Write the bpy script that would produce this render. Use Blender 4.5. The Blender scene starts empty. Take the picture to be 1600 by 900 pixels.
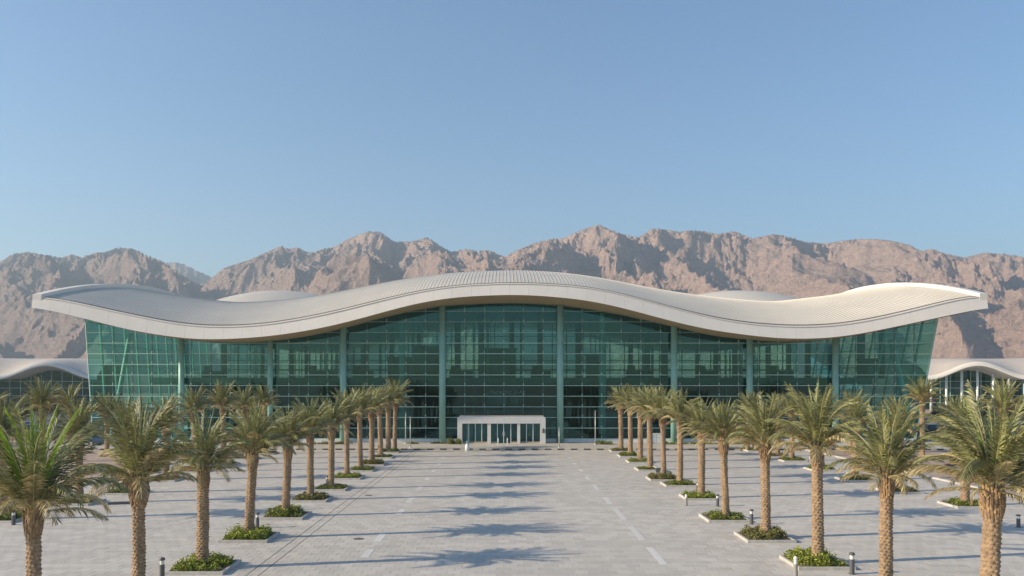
import bpy, math, random
import numpy as np
from mathutils import Vector, Matrix, Euler
R = math.radians
random.seed(7); rng = np.random.default_rng(7)
sc = bpy.context.scene
COL = sc.collection

# ------------------------------------------------------------------ camera
CH = 8.0                                   # camera height above the plaza
cam_d = bpy.data.cameras.new('camera'); cam = bpy.data.objects.new('camera', cam_d); COL.objects.link(cam)
cam.location = (0, 0, CH); cam.rotation_euler = (R(90), 0, 0)
cam_d.sensor_width = 36; cam_d.lens = 28.125; cam_d.shift_x = 0.008; cam_d.shift_y = 0.0931
cam_d.clip_start = 0.5; cam_d.clip_end = 30000
sc.camera = cam
# ------------------------------------------------------------------ light
SUN_EL = R(22.5); SUN_AZ = R(259.0)        # azimuth clockwise from +Y
w = bpy.data.worlds.new('World'); sc.world = w; w.use_nodes = True
wn = w.node_tree; bg = wn.nodes['Background']
sky = wn.nodes.new('ShaderNodeTexSky'); sky.sky_type = 'NISHITA'; sky.sun_disc = False
sky.sun_elevation = SUN_EL; sky.sun_rotation = SUN_AZ
sky.air_density = 1.3; sky.dust_density = 0.5; sky.ozone_density = 5.6
wn.links.new(sky.outputs[0], bg.inputs[0]); bg.inputs[1].default_value = 0.11
sd = bpy.data.lights.new('sun', 'SUN'); sun = bpy.data.objects.new('sun', sd); COL.objects.link(sun)
sd.energy = 5.0; sd.angle = R(0.5); sd.color = (1.0, 0.85, 0.63)
tosun = Vector((math.sin(SUN_AZ)*math.cos(SUN_EL), math.cos(SUN_AZ)*math.cos(SUN_EL), math.sin(SUN_EL)))
sun.rotation_euler = tosun.to_track_quat('Z', 'Y').to_euler()
sun.location = (-60, -20, 60)
sc.view_settings.view_transform = 'Standard'; sc.view_settings.look = 'None'
sc.view_settings.exposure = 0.63; sc.view_settings.gamma = 1.0
sc.cycles.transparent_max_bounces = 24
sc.cycles.max_bounces = 8; sc.cycles.transmission_bounces = 6

# ------------------------------------------------------------------ materials
def N(nt, t, **kw):
    n = nt.nodes.new(t)
    for k, v in kw.items():
        if hasattr(n, k): setattr(n, k, v)
    return n
def mat(name, col, rough=0.8, metal=0.0, var=0.0, nscale=1.0, bump=0.0, bscale=20.0, col2=None, objrand=0.0,
        spec=0.5, coords='Object', stretch=(1,1,1), transl=0.0, island=0.0):
    m = bpy.data.materials.new(name); m.use_nodes = True
    nt = m.node_tree; b = nt.nodes['Principled BSDF']; L = nt.links.new
    b.inputs['Roughness'].default_value = rough; b.inputs['Metallic'].default_value = metal
    b.inputs['Specular IOR Level'].default_value = spec
    b.inputs['Base Color'].default_value = (*col, 1)
    src = None
    tc = N(nt, 'ShaderNodeTexCoord'); mp = N(nt, 'ShaderNodeMapping'); mp.inputs['Scale'].default_value = stretch
    L(tc.outputs[coords], mp.inputs[0])
    if col2 is not None or var > 0:
        nz = N(nt, 'ShaderNodeTexNoise'); nz.inputs['Scale'].default_value = nscale; nz.inputs['Detail'].default_value = 6
        nz.inputs['Roughness'].default_value = 0.65
        L(mp.outputs[0], nz.inputs['Vector'])
        cr = N(nt, 'ShaderNodeValToRGB')
        c2 = col2 if col2 is not None else tuple(c*(1-var) for c in col)
        c1 = col if col2 is not None else tuple(min(1, c*(1+var)) for c in col)
        cr.color_ramp.elements[0].position = 0.35; cr.color_ramp.elements[1].position = 0.65
        cr.color_ramp.elements[0].color = (*c2, 1); cr.color_ramp.elements[1].color = (*c1, 1)
        L(nz.outputs['Fac'], cr.inputs[0]); src = cr.outputs[0]
    for amt, kind in ((objrand, 'o'), (island, 'i')):
        if amt <= 0: continue
        hs = N(nt, 'ShaderNodeHueSaturation')
        if src is not None: L(src, hs.inputs['Color'])
        else: hs.inputs['Color'].default_value = (*col, 1)
        if kind == 'o': r = N(nt, 'ShaderNodeObjectInfo').outputs['Random']
        else: r = N(nt, 'ShaderNodeNewGeometry').outputs['Random Per Island']
        mr = N(nt, 'ShaderNodeMapRange'); mr.inputs['To Min'].default_value = 1-amt; mr.inputs['To Max'].default_value = 1+amt
        L(r, mr.inputs['Value']); L(mr.outputs[0], hs.inputs['Value']); src = hs.outputs[0]
    if src is not None: L(src, b.inputs['Base Color'])
    if bump > 0:
        nb = N(nt, 'ShaderNodeTexNoise'); nb.inputs['Scale'].default_value = bscale; nb.inputs['Detail'].default_value = 4
        L(mp.outputs[0], nb.inputs['Vector'])
        bp = N(nt, 'ShaderNodeBump'); bp.inputs['Strength'].default_value = bump; bp.inputs['Distance'].default_value = 0.02
        L(nb.outputs['Fac'], bp.inputs['Height']); L(bp.outputs[0], b.inputs['Normal'])
    if transl > 0:
        tr = N(nt, 'ShaderNodeBsdfTranslucent'); ms = N(nt, 'ShaderNodeMixShader'); ms.inputs[0].default_value = transl
        if src is not None: L(src, tr.inputs[0])
        else: tr.inputs[0].default_value = (*col, 1)
        L(b.outputs[0], ms.inputs[1]); L(tr.outputs[0], ms.inputs[2])
        L(ms.outputs[0], nt.nodes['Material Output'].inputs[0])
    return m
def glass(name, tint, refl=0.9, rough=0.0, base=0.03):
    m = bpy.data.materials.new(name); m.use_nodes = True; nt = m.node_tree; L = nt.links.new
    nt.nodes.remove(nt.nodes['Principled BSDF'])
    t = N(nt, 'ShaderNodeBsdfTransparent'); t.inputs[0].default_value = (*tint, 1)
    g = N(nt, 'ShaderNodeBsdfGlossy'); g.inputs['Roughness'].default_value = rough; g.inputs[0].default_value = (.50, .86, .88, 1)
    oi = N(nt, 'ShaderNodeObjectInfo'); hv = N(nt, 'ShaderNodeHueSaturation'); hv.inputs['Color'].default_value = (*tint, 1)
    mr_ = N(nt, 'ShaderNodeMapRange'); mr_.inputs['To Min'].default_value = .9; mr_.inputs['To Max'].default_value = 1.06; L(oi.outputs['Random'], mr_.inputs[0])
    L(mr_.outputs[0], hv.inputs['Value']); L(hv.outputs[0], t.inputs[0])
    fr = N(nt, 'ShaderNodeFresnel'); fr.inputs[0].default_value = 1.45
    mt = N(nt, 'ShaderNodeMath', operation='MULTIPLY'); mt.inputs[1].default_value = refl
    L(fr.outputs[0], mt.inputs[0])
    mx = N(nt, 'ShaderNodeMixShader'); L(mt.outputs[0], mx.inputs[0]); L(t.outputs[0], mx.inputs[1]); L(g.outputs[0], mx.inputs[2])
    L(mx.outputs[0], nt.nodes['Material Output'].inputs[0])
    return m

M = {}
M['roof'] = mat('roof_metal', (.585, .53, .445), .5, 0, .07, .12, .0)
M['fascia'] = mat('fascia_metal', (.745, .69, .62), .5, 0, .03, .4, objrand=.012)
M['roof_beige'] = mat('hall_roof', (.56, .48, .40), .6, 0, .05, .3)
M['soffit'] = mat('soffit_panel', (.44, .33, .19), .6, 0, .06, .5)
M['gutter'] = mat('gutter_metal', (.16, .13, .10), .6)
M['ceiling'] = mat('hall_ceiling', (.62, .66, .68), .7, 0, .05, .2)
M['mullion'] = mat('mullion_metal', (.45, .66, .57), .4, .0, .06, 2)
M['mullion_dark'] = mat('fin_metal', (.17, .27, .25), .4)
M['column'] = mat('column_paint', (.75, .80, .76), .5, 0, .05, 1)
M['column_teal'] = mat('column_teal_paint', (.25, .46, .40), .4, 0, .08, .8)
M['glass'] = glass('green_glass', (.53, .76, .725), 1.6)
M['glass_clear'] = glass('back_glass', (.80, .91, .88), .5)
M['glass_dark'] = glass('door_glass', (.66, .78, .77), 1.8)
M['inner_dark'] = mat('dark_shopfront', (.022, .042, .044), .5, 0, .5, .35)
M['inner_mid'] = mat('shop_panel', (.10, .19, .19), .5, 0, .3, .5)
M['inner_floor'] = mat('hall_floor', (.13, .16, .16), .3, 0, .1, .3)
M['inner_teal'] = mat('teal_panel', (.22, .42, .42), .5, 0, .2, .8)
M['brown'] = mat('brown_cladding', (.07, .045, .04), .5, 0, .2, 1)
M['white_stone'] = mat('white_stone', (.68, .66, .63), .7, 0, .05, 1.5, .1, 30)
M['beige_stone'] = mat('beige_stone', (.45, .37, .27), .8, 0, .1, 2)
M['kerb'] = mat('kerb_concrete', (.50, .47, .43), .85, 0, .12, 3, .3, 40, objrand=.08)
M['kerb_black'] = mat('kerb_black_paint', (.06, .06, .065), .7, 0, .3, 6)
M['kerb_pale'] = mat('kerb_pale_paint', (.52, .47, .38), .8, 0, .12, 4, objrand=.1)
M['soil'] = mat('soil', (.16, .11, .075), .95, 0, .3, 6, .6, 30)
M['paint'] = mat('pale_inlay', (.63, .605, .57), .8, 0, .08, 3, objrand=.05)
M['joint'] = mat('slot_metal', (.13, .12, .11), .7)
M['joint_bed'] = mat('joint_sand', (.26, .24, .21), .95, 0, .15, 5)
M['asphalt'] = mat('asphalt', (.10, .10, .10), .9, 0, .2, .3, .3, 30)
M['pink_paving'] = mat('pink_paving', (.40, .30, .24), .9, 0, .15, .4, .2, 20)
M['desert'] = mat('desert_sand', (.40, .29, .21), .95, 0, .15, .02, .3, 3)
M['bollard'] = mat('bollard_grey', (.10, .10, .105), .5)
M['bollard_light'] = mat('bollard_diffuser', (.72, .70, .64), .3)
M['bollard_pale'] = mat('bollard_pale', (.30, .27, .24), .5)
M['pole'] = mat('pole_metal', (.55, .55, .52), .4, .3)
M['rust'] = mat('timber_post', (.38, .22, .14), .8, 0, .2, 4)
M['plastic_white'] = mat('white_plastic', (.72, .74, .72), .4)
M['plastic_teal'] = mat('teal_plastic', (.22, .48, .48), .4)
M['shrub_g'] = mat('shrub_leaf_green', (.26, .28, .05), .7, 0, .35, 3, col2=(.15, .185, .04), island=.45, transl=.25)
M['shrub_b'] = mat('shrub_leaf_olive', (.26, .23, .07), .7, 0, .35, 3, col2=(.16, .16, .05), island=.45, transl=.2)
M['shrub_n'] = mat('shrub_leaf_fresh', (.34, .36, .05), .7, 0, .35, 3, col2=(.20, .25, .04), island=.45, transl=.25)
M['stem'] = mat('woody_stem', (.13, .09, .055), .9, 0, .2, 5)
M['frond_new'] = mat('frond_green', (.20, .245, .06), .5, 0, objrand=.25, island=.45, transl=.16, spec=.45)
M['frond_mid'] = mat('frond_olive', (.265, .26, .105), .5, 0, objrand=.3, island=.5, transl=.13, spec=.45)
M['frond_old'] = mat('frond_khaki', (.47, .375, .19), .6, 0, objrand=.25, island=.5, transl=.14, spec=.35)
M['frond_bright'] = mat('frond_bright_green', (.27, .40, .04), .5, 0, objrand=.15, island=.3, transl=.35, spec=.4)
M['frond_dry'] = mat('frond_dry', (.46, .33, .15), .7, 0, objrand=.2, island=.3, transl=.2)
M['rachis'] = mat('frond_stalk', (.36, .33, .15), .5, 0, objrand=.2)
M['trunk'] = mat('palm_bark', (.42, .285, .17), .9, 0, .25, 7, .9, 30, col2=(.21, .14, .085))
M['boss'] = mat('leaf_base', (.38, .245, .13), .9, 0, .25, 5, .5, 30, col2=(.24, .155, .09), island=.3)
M['tree_leaf'] = mat('tree_leaf', (.15, .14, .06), .7, 0, .3, .6, col2=(.075, .085, .035), island=.5, transl=.15)
M['tyre'] = mat('tyre_rubber', (.03, .03, .03), .8)
M['rim'] = mat('alloy_rim', (.5, .5, .5), .3, .8)
M['car_glass'] = mat('car_glass', (.02, .025, .03), .08, 0, spec=.8)
M['lamp_glass'] = mat('headlight_glass', (.75, .75, .72), .15)
M['tail'] = mat('tail_lamp', (.4, .03, .02), .2)
CARC = {'dark blue': (.03, .06, .13), 'black': (.02, .02, .022), 'silver': (.45, .46, .47), 'white': (.75, .75, .74), 'red': (.35, .06, .04), 'light blue': (.25, .35, .48)}
for k, v in CARC.items(): M['car_'+k] = mat('car_paint_'+k.replace(' ', '_'), v, .25, .1, spec=.6)

# ------------------------------------------------------------------ helpers
def tag(o, label=None, cat=None, group=None, kind=None):
    if label: o['label'] = label
    if cat: o['category'] = cat
    if group: o['group'] = group
    if kind: o['kind'] = kind
    return o
def empty(name, loc=(0,0,0), rz=0.0, **kw):
    o = bpy.data.objects.new(name, None); o.empty_display_size = .3; COL.objects.link(o)
    o.location = loc; o.rotation_euler = (0, 0, rz); tag(o, **kw); return o
class MB:
    def __init__(s): s.v = []; s.f = []; s.m = []; s.n = 0
    def add(s, verts, faces, mi=0):
        b = s.n; s.v.extend(verts); s.n += len(verts)
        for f in faces: s.f.append(tuple(i+b for i in f)); s.m.append(mi)
    def box(s, c, d, mi=0, rz=0.0, taper=(1,1)):
        x, y, z = (q/2 for q in d); co, si = math.cos(rz), math.sin(rz); vs = []
        for sz in (-1, 1):
            tx, ty = taper if sz > 0 else (1, 1)
            for sx, sy in ((-1,-1),(1,-1),(1,1),(-1,1)):
                px, py = sx*x*tx, sy*y*ty
                vs.append((c[0]+px*co-py*si, c[1]+px*si+py*co, c[2]+sz*z))
        s.add(vs, [(3,2,1,0),(4,5,6,7),(0,1,5,4),(1,2,6,5),(2,3,7,6),(3,0,4,7)], mi)
    def bbox(s, lo, hi, mi=0):
        s.box([(a+b)/2 for a, b in zip(lo, hi)], [b-a for a, b in zip(lo, hi)], mi)
    def tube(s, p0, p1, r0, r1=None, n=10, mi=0, caps=True):
        r1 = r0 if r1 is None else r1; p0 = Vector(p0); p1 = Vector(p1); d = (p1-p0).normalized()
        a = d.orthogonal().normalized(); b = d.cross(a); vs = []
        for p, r in ((p0, r0), (p1, r1)):
            for i in range(n):
                t = 2*math.pi*i/n; vs.append(tuple(p+(a*math.cos(t)+b*math.sin(t))*r))
        fs = [(i, (i+1) % n, n+(i+1) % n, n+i) for i in range(n)]
        if caps: fs += [tuple(range(n-1, -1, -1)), tuple(range(n, 2*n))]
        s.add(vs, fs, mi)
    def lathe(s, prof, c=(0,0,0), n=16, mi=0):
        vs = []; fs = []
        for r, z in prof:
            for i in range(n):
                t = 2*math.pi*i/n; vs.append((c[0]+r*math.cos(t), c[1]+r*math.sin(t), c[2]+z))
        k = len(prof)
        for j in range(k-1):
            for i in range(n): fs.append((j*n+i, j*n+(i+1) % n, (j+1)*n+(i+1) % n, (j+1)*n+i))
        fs += [tuple(range(n-1, -1, -1)), tuple(range((k-1)*n, k*n))]
        s.add(vs, fs, mi)
    def prism(s, poly, y0, y1, mi=0):         # polygon in x,z extruded along y
        n = len(poly)
        vs = [(x, y0, z) for x, z in poly]+[(x, y1, z) for x, z in poly]
        s.add(vs, [tuple(range(n)), tuple(range(2*n-1, n-1, -1))]+[(i, n+i, n+(i+1) % n, (i+1) % n) for i in range(n)], mi)
    def mesh(s, name, mats, smooth=False):
        me = bpy.data.meshes.new(name); me.from_pydata(s.v, [], s.f)
        ms = mats if isinstance(mats, (list, tuple)) else [mats]
        for m in ms: me.materials.append(m)
        if len(ms) > 1: me.polygons.foreach_set('material_index', s.m)
        if smooth: me.polygons.foreach_set('use_smooth', [True]*len(s.f))
        me.update(); return me
    def build(s, name, mats, parent=None, smooth=False, loc=None, **kw):
        return obj(name, s.mesh(name, mats, smooth), parent, loc, **kw)
def obj(name, me, parent=None, loc=None, rot=None, scale=None, **kw):
    o = bpy.data.objects.new(name, me); COL.objects.link(o)
    if parent: o.parent = parent
    if loc is not None: o.location = loc
    if rot is not None: o.rotation_euler = rot
    if scale is not None: o.scale = scale
    tag(o, **kw); return o
def np_mesh(name, V, Q, m, smooth=False):     # V (n,3), Q (k,4) or (k,3)
    me = bpy.data.meshes.new(name); V = np.asarray(V, np.float32); Q = np.asarray(Q, np.int32); k = Q.shape[1]
    me.vertices.add(len(V)); me.vertices.foreach_set('co', V.ravel())
    me.loops.add(Q.size); me.loops.foreach_set('vertex_index', Q.ravel())
    me.polygons.add(len(Q)); me.polygons.foreach_set('loop_start', np.arange(0, Q.size, k, dtype=np.int32))
    me.polygons.foreach_set('loop_total', np.full(len(Q), k, np.int32))
    me.polygons.foreach_set('use_smooth', np.full(len(Q), bool(smooth)))
    me.materials.append(m); me.update(calc_edges=True); me.validate(); return me
def gridq(nu, nv):
    i = np.arange(nu-1)[:, None]; j = np.arange(nv-1)[None, :]; a = (i*nv+j).ravel()
    return np.stack([a, a+nv, a+nv+1, a+1], 1)
ORD = ['nearest', 'second nearest', 'third nearest', 'fourth nearest', 'fifth nearest', 'sixth nearest', 'seventh nearest', 'eighth nearest',
       'ninth nearest', 'tenth nearest', 'eleventh nearest', 'twelfth nearest', 'thirteenth nearest', 'fourteenth nearest']
CX, HZ, F = 787.0, 599.0, 1250.0            # measured principal column, horizon row and focal length of the photograph
def PX(px, D): return (px-CX)*D/F
def PZ(py, D): return CH+(HZ-py)*D/F

# ------------------------------------------------------------------ terrain
def vnoise(x, y, seed):
    def h(i, j):
        n = (i.astype(np.int64)*374761393+j.astype(np.int64)*668265263+seed*974634777) & 0x7fffffff
        n = ((n ^ (n >> 13))*1274126177) & 0x7fffffff
        return ((n ^ (n >> 16)) & 0xffff)/65535.0
    i = np.floor(x); j = np.floor(y); fx = x-i; fy = y-j
    u = fx*fx*fx*(fx*(fx*6-15)+10); v = fy*fy*fy*(fy*(fy*6-15)+10)
    du = 30*fx*fx*(fx-1)**2; dv = 30*fy*fy*(fy-1)**2
    a = h(i, j); b = h(i+1, j); c = h(i, j+1); d = h(i+1, j+1)
    k1 = b-a; k2 = c-a; k3 = a-b-c+d
    return a+k1*u+k2*v+k3*u*v, du*(k1+k3*v), dv*(k2+k3*u)
def rnoise(x, y, seed, oct=8):              # ridged noise with slope damping: eroded spurs and gullies
    amp = 1.0; tot = np.zeros_like(x); wgt = np.ones_like(x); norm = 0; px, py = x.copy(), y.copy()
    for o in range(oct):
        n, dx, dy = vnoise(px, py, seed+o)
        r = 1-np.abs(2*n-1); r = r*r*(3-2*r) if o == 0 else r*r
        tot += amp*r*wgt; norm += amp
        wgt = np.clip(r*1.5+.15, 0, 1)
        amp *= .52; px, py = px*1.72+py*1.05+3.1, py*1.72-px*1.05+7.7
    return tot/norm
SKY = [(-900,420),(-600,400),(-300,415),(-100,430),(0,408),(20,396),(45,393),(70,398),(95,402),(112,397),(128,402),(145,395),(165,393),(180,387),(205,387),(225,397),
 (250,406),(270,420),(295,436),(315,446),(330,434),(350,418),(390,405),(420,392),(437,384),(450,388),(465,386),(478,393),(490,394),(505,388),(520,386),
 (545,372),(575,361),(595,362),(615,377),(640,377),(655,374),(668,370),(690,385),(705,393),(720,390),(735,389),(745,392),(765,390),(780,398),(790,400),
 (810,389),(835,379),(865,372),(880,372),(905,360),(920,355),(935,350),(950,357),(975,366),(998,371),(1010,362),(1020,356),(1040,358),(1062,362),
 (1075,359),(1100,361),(1120,365),(1135,363),(1150,361),(1165,368),(1175,372),(1195,368),(1207,365),(1235,370),(1255,377),(1290,380),(1320,375),
 (1340,373),(1365,373),(1390,375),(1420,382),(1440,392),(1455,388),(1475,395),(1505,402),(1540,394),(1570,397),(1600,401),(1700,390),(1900,410),(2300,395),(2700,420)]
SPURS = [(-820,-760,.55),(-640,-600,.5),(-420,-360,.52),(-200,-160,.5),(-60,-20,.55),(45,10,.5),(110,150,.6),(190,335,.62),(190,110,.5),(330,330,.7),(437,480,.66),(500,600,.6),(580,520,.5),(590,640,.62),(668,720,.55),
 (740,790,.62),(865,800,.5),(870,900,.66),(935,1090,.58),(1020,1050,.6),(1075,1190,.55),(1135,1240,.66),(1207,1330,.55),(1300,1380,.62),(1350,1490,.52),(1440,1560,.6),(1475,1640,.5),(1560,1700,.6),(1700,1800,.5),(1900,1950,.55),(2200,2250,.5),(2500,2550,.5)]
def mountain(name, sky, u0, u1, nu, r0, rr, r1, nr, seed, foot, mm, label=None):
    if nu > 1000:                                  # finer where the range stands in view
        u = np.concatenate([np.linspace(u0, -60, 130)[:-1], np.linspace(-60, 1660, nu-260), np.linspace(1660, u1, 130)[1:]]); nu = len(u)
        r = np.concatenate([np.geomspace(r0, 1500, 60)[:-1], np.linspace(1500, rr+60, nr-100), np.linspace(rr+60, r1, 40)[1:]]); nr = len(r)
    else: u = np.linspace(u0, u1, nu); r = r0*(r1/r0)**np.linspace(0, 1, nr)
    U, Rr = np.meshgrid(u, r, indexing='ij')
    X = (U-CX)/F*Rr; Y = Rr
    sx, sy = zip(*sky); S = np.interp(u, sx, sy)
    tgt = (HZ-S)/F                                     # tangent of elevation seen from the plaza
    wx = X+230*(vnoise(X/520, Y/520, seed+40)[0]-.5)+70*(vnoise(X/150, Y/150, seed+42)[0]-.5)
    wy = Y+230*(vnoise(X/520+9, Y/520, seed+41)[0]-.5)+70*(vnoise(X/150+5, Y/150, seed+43)[0]-.5)
    n1 = rnoise(wx/330+3, wy/330, seed, 7); n2 = rnoise(wx/95, wy/95, seed+20, 5); n3 = rnoise(wx/28, wy/28, seed+30, 3)
    fan = foot*np.clip((Rr-r0)/(rr*.95-r0), 0, 1)**1.1
    SS = np.interp(u, u, np.interp(u, np.linspace(u0, u1, 1500), np.convolve(np.pad(np.interp(np.linspace(u0, u1, 1500), sx, sy), 20, mode='edge'), np.hanning(41)/np.hanning(41).sum(), 'valid')))
    pk = (((HZ-SS)/F)*rr+CH-foot)
    xr_ = (u-CX)/F*rr; crest = np.interp(wx, xr_, pk)
    body = crest*.86-np.abs(wy-rr)*np.where(wy < rr, .62, .5)
    for p0, p1, e_ in SPURS:
        ax, ay = (p0-CX)/F*rr, rr; qr = rr*e_; bx, by = (p1-CX)/F*qr, qr; zp = np.interp(ax, xr_, pk)
        L2 = (bx-ax)**2+(by-ay)**2; tt_ = np.clip(((wx-ax)*(bx-ax)+(wy-ay)*(by-ay))/L2, 0, 1)
        dist = np.hypot(wx-ax-tt_*(bx-ax), wy-ay-tt_*(by-ay))
        hgt = zp*(1-tt_)**.85*1.02-dist*.80-.0
        body = np.maximum(body, hgt)+12*np.exp(-((body-hgt)/40)**2)
    body = np.maximum(body, 0); bb = np.clip(body/260, 0, 1)
    top_ = np.clip((body/np.maximum(pk[:, None], 1)-.8)/.2, 0, 1)
    relh = np.maximum(body+bb*(1-.6*top_)*(130*(n1-.32)+58*(n2-.3))+np.clip(body/60, 0, 1)*19*(n3-.3), 0)+6*np.clip(body/20, 0, 1)
    body = body/np.maximum(pk[:, None], 1)
    # match the skyline: scale the relief of each radial strip
    fac = np.ones(nu); fac2 = np.ones(nu); wcrest = np.clip((body-.45)/.5, 0, 1)
    def smo(f, n): k = np.hanning(n); k /= k.sum(); return np.convolve(np.pad(f, n//2, mode='edge'), k, 'valid')
    for it in range(9):
        Z = fan+relh*fac[:, None]*(1+(fac2[:, None]-1)*wcrest); el = (Z-CH)/Rr; mx = el.max(1); q = tgt/np.maximum(mx, 1e-3)
        if it < 4: fac = smo(fac*q, 81)
        else: fac2 = smo(fac2*q, 7)
    Z = fan+relh*fac[:, None]*(1+(fac2[:, None]-1)*wcrest)-1.0
    me = np_mesh(name, np.stack([X, Y, Z], 2).reshape(-1, 3), gridq(nu, nr), mm, True)
    return obj(name, me, None, kind='structure')
def rock_mat(name, c1, c2, c3):
    m = bpy.data.materials.new(name); m.use_nodes = True; nt = m.node_tree; L = nt.links.new; b = nt.nodes['Principled BSDF']
    b.inputs['Roughness'].default_value = .95; b.inputs['Specular IOR Level'].default_value = .1
    tc = N(nt, 'ShaderNodeTexCoord')
    def noise(sc_, det, ro=.7):
        n = N(nt, 'ShaderNodeTexNoise'); n.inputs['Scale'].default_value = sc_; n.inputs['Detail'].default_value = det; n.inputs['Roughness'].default_value = ro
        L(tc.outputs['Object'], n.inputs[0]); return n.outputs[0]
    def ramp(src, lo, hi, ca, cb):
        r = N(nt, 'ShaderNodeValToRGB'); e = r.color_ramp.elements; e[0].position = lo; e[0].color = (*ca, 1); e[1].position = hi; e[1].color = (*cb, 1); L(src, r.inputs[0]); return r.outputs[0]
    def mix(f, a, b_):
        x = N(nt, 'ShaderNodeMix', data_type='RGBA'); L(f, x.inputs['Factor']); L(a, x.inputs['A'])
        if isinstance(b_, tuple): x.inputs['B'].default_value = (*b_, 1)
        else: L(b_, x.inputs['B'])
        return x.outputs['Result']
    def rng_(src, lo, hi):
        q = N(nt, 'ShaderNodeMapRange'); q.inputs['From Min'].default_value = lo; q.inputs['From Max'].default_value = hi; L(src, q.inputs[0]); return q.outputs[0]
    n1, n2, n3 = noise(.004, 8), noise(.05, 7, .75), noise(.25, 4)
    sp = N(nt, 'ShaderNodeSeparateXYZ'); L(tc.outputs['Object'], sp.inputs[0])
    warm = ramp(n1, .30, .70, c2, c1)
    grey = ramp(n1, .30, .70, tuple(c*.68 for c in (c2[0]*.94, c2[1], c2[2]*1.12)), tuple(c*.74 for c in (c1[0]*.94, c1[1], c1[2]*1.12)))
    col = mix(rng_(sp.outputs['X'], -1500, 500), grey, warm)            # western shade and haze put into the colour as darker grey; east pinker
    col = mix(rng_(n2, .45, .62), col, c3)
    hs = N(nt, 'ShaderNodeHueSaturation'); L(col, hs.inputs['Color']); q = rng_(n3, .35, .65); q.node.inputs['To Min'].default_value = .78; q.node.inputs['To Max'].default_value = 1.2; L(q, hs.inputs['Value'])
    L(hs.outputs[0], b.inputs['Base Color'])
    bp = N(nt, 'ShaderNodeBump'); bp.inputs['Strength'].default_value = 1.0; bp.inputs['Distance'].default_value = 15; L(n2, bp.inputs['Height'])
    b2 = N(nt, 'ShaderNodeBump'); b2.inputs['Strength'].default_value = 1.0; b2.inputs['Distance'].default_value = 4; L(n3, b2.inputs['Height']); L(bp.outputs[0], b2.inputs['Normal'])
    L(b2.outputs[0], b.inputs['Normal'])
    return m
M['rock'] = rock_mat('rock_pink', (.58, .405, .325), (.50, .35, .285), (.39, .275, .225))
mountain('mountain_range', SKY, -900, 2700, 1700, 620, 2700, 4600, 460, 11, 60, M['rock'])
FAR = [(-900,560),(150,560),(200,420),(235,412),(262,410),(275,409),(290,414),(305,422),(325,430),(345,440),(420,470),(520,560),(2700,560)]
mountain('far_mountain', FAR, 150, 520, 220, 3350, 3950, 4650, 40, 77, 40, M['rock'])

g = MB(); g.add([(-9000,-3000,-.06),(9000,-3000,-.06),(9000,12000,-.06),(-9000,12000,-.06)], [(0,1,2,3)])
g.build('desert_ground', M['desert'], kind='structure')

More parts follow.
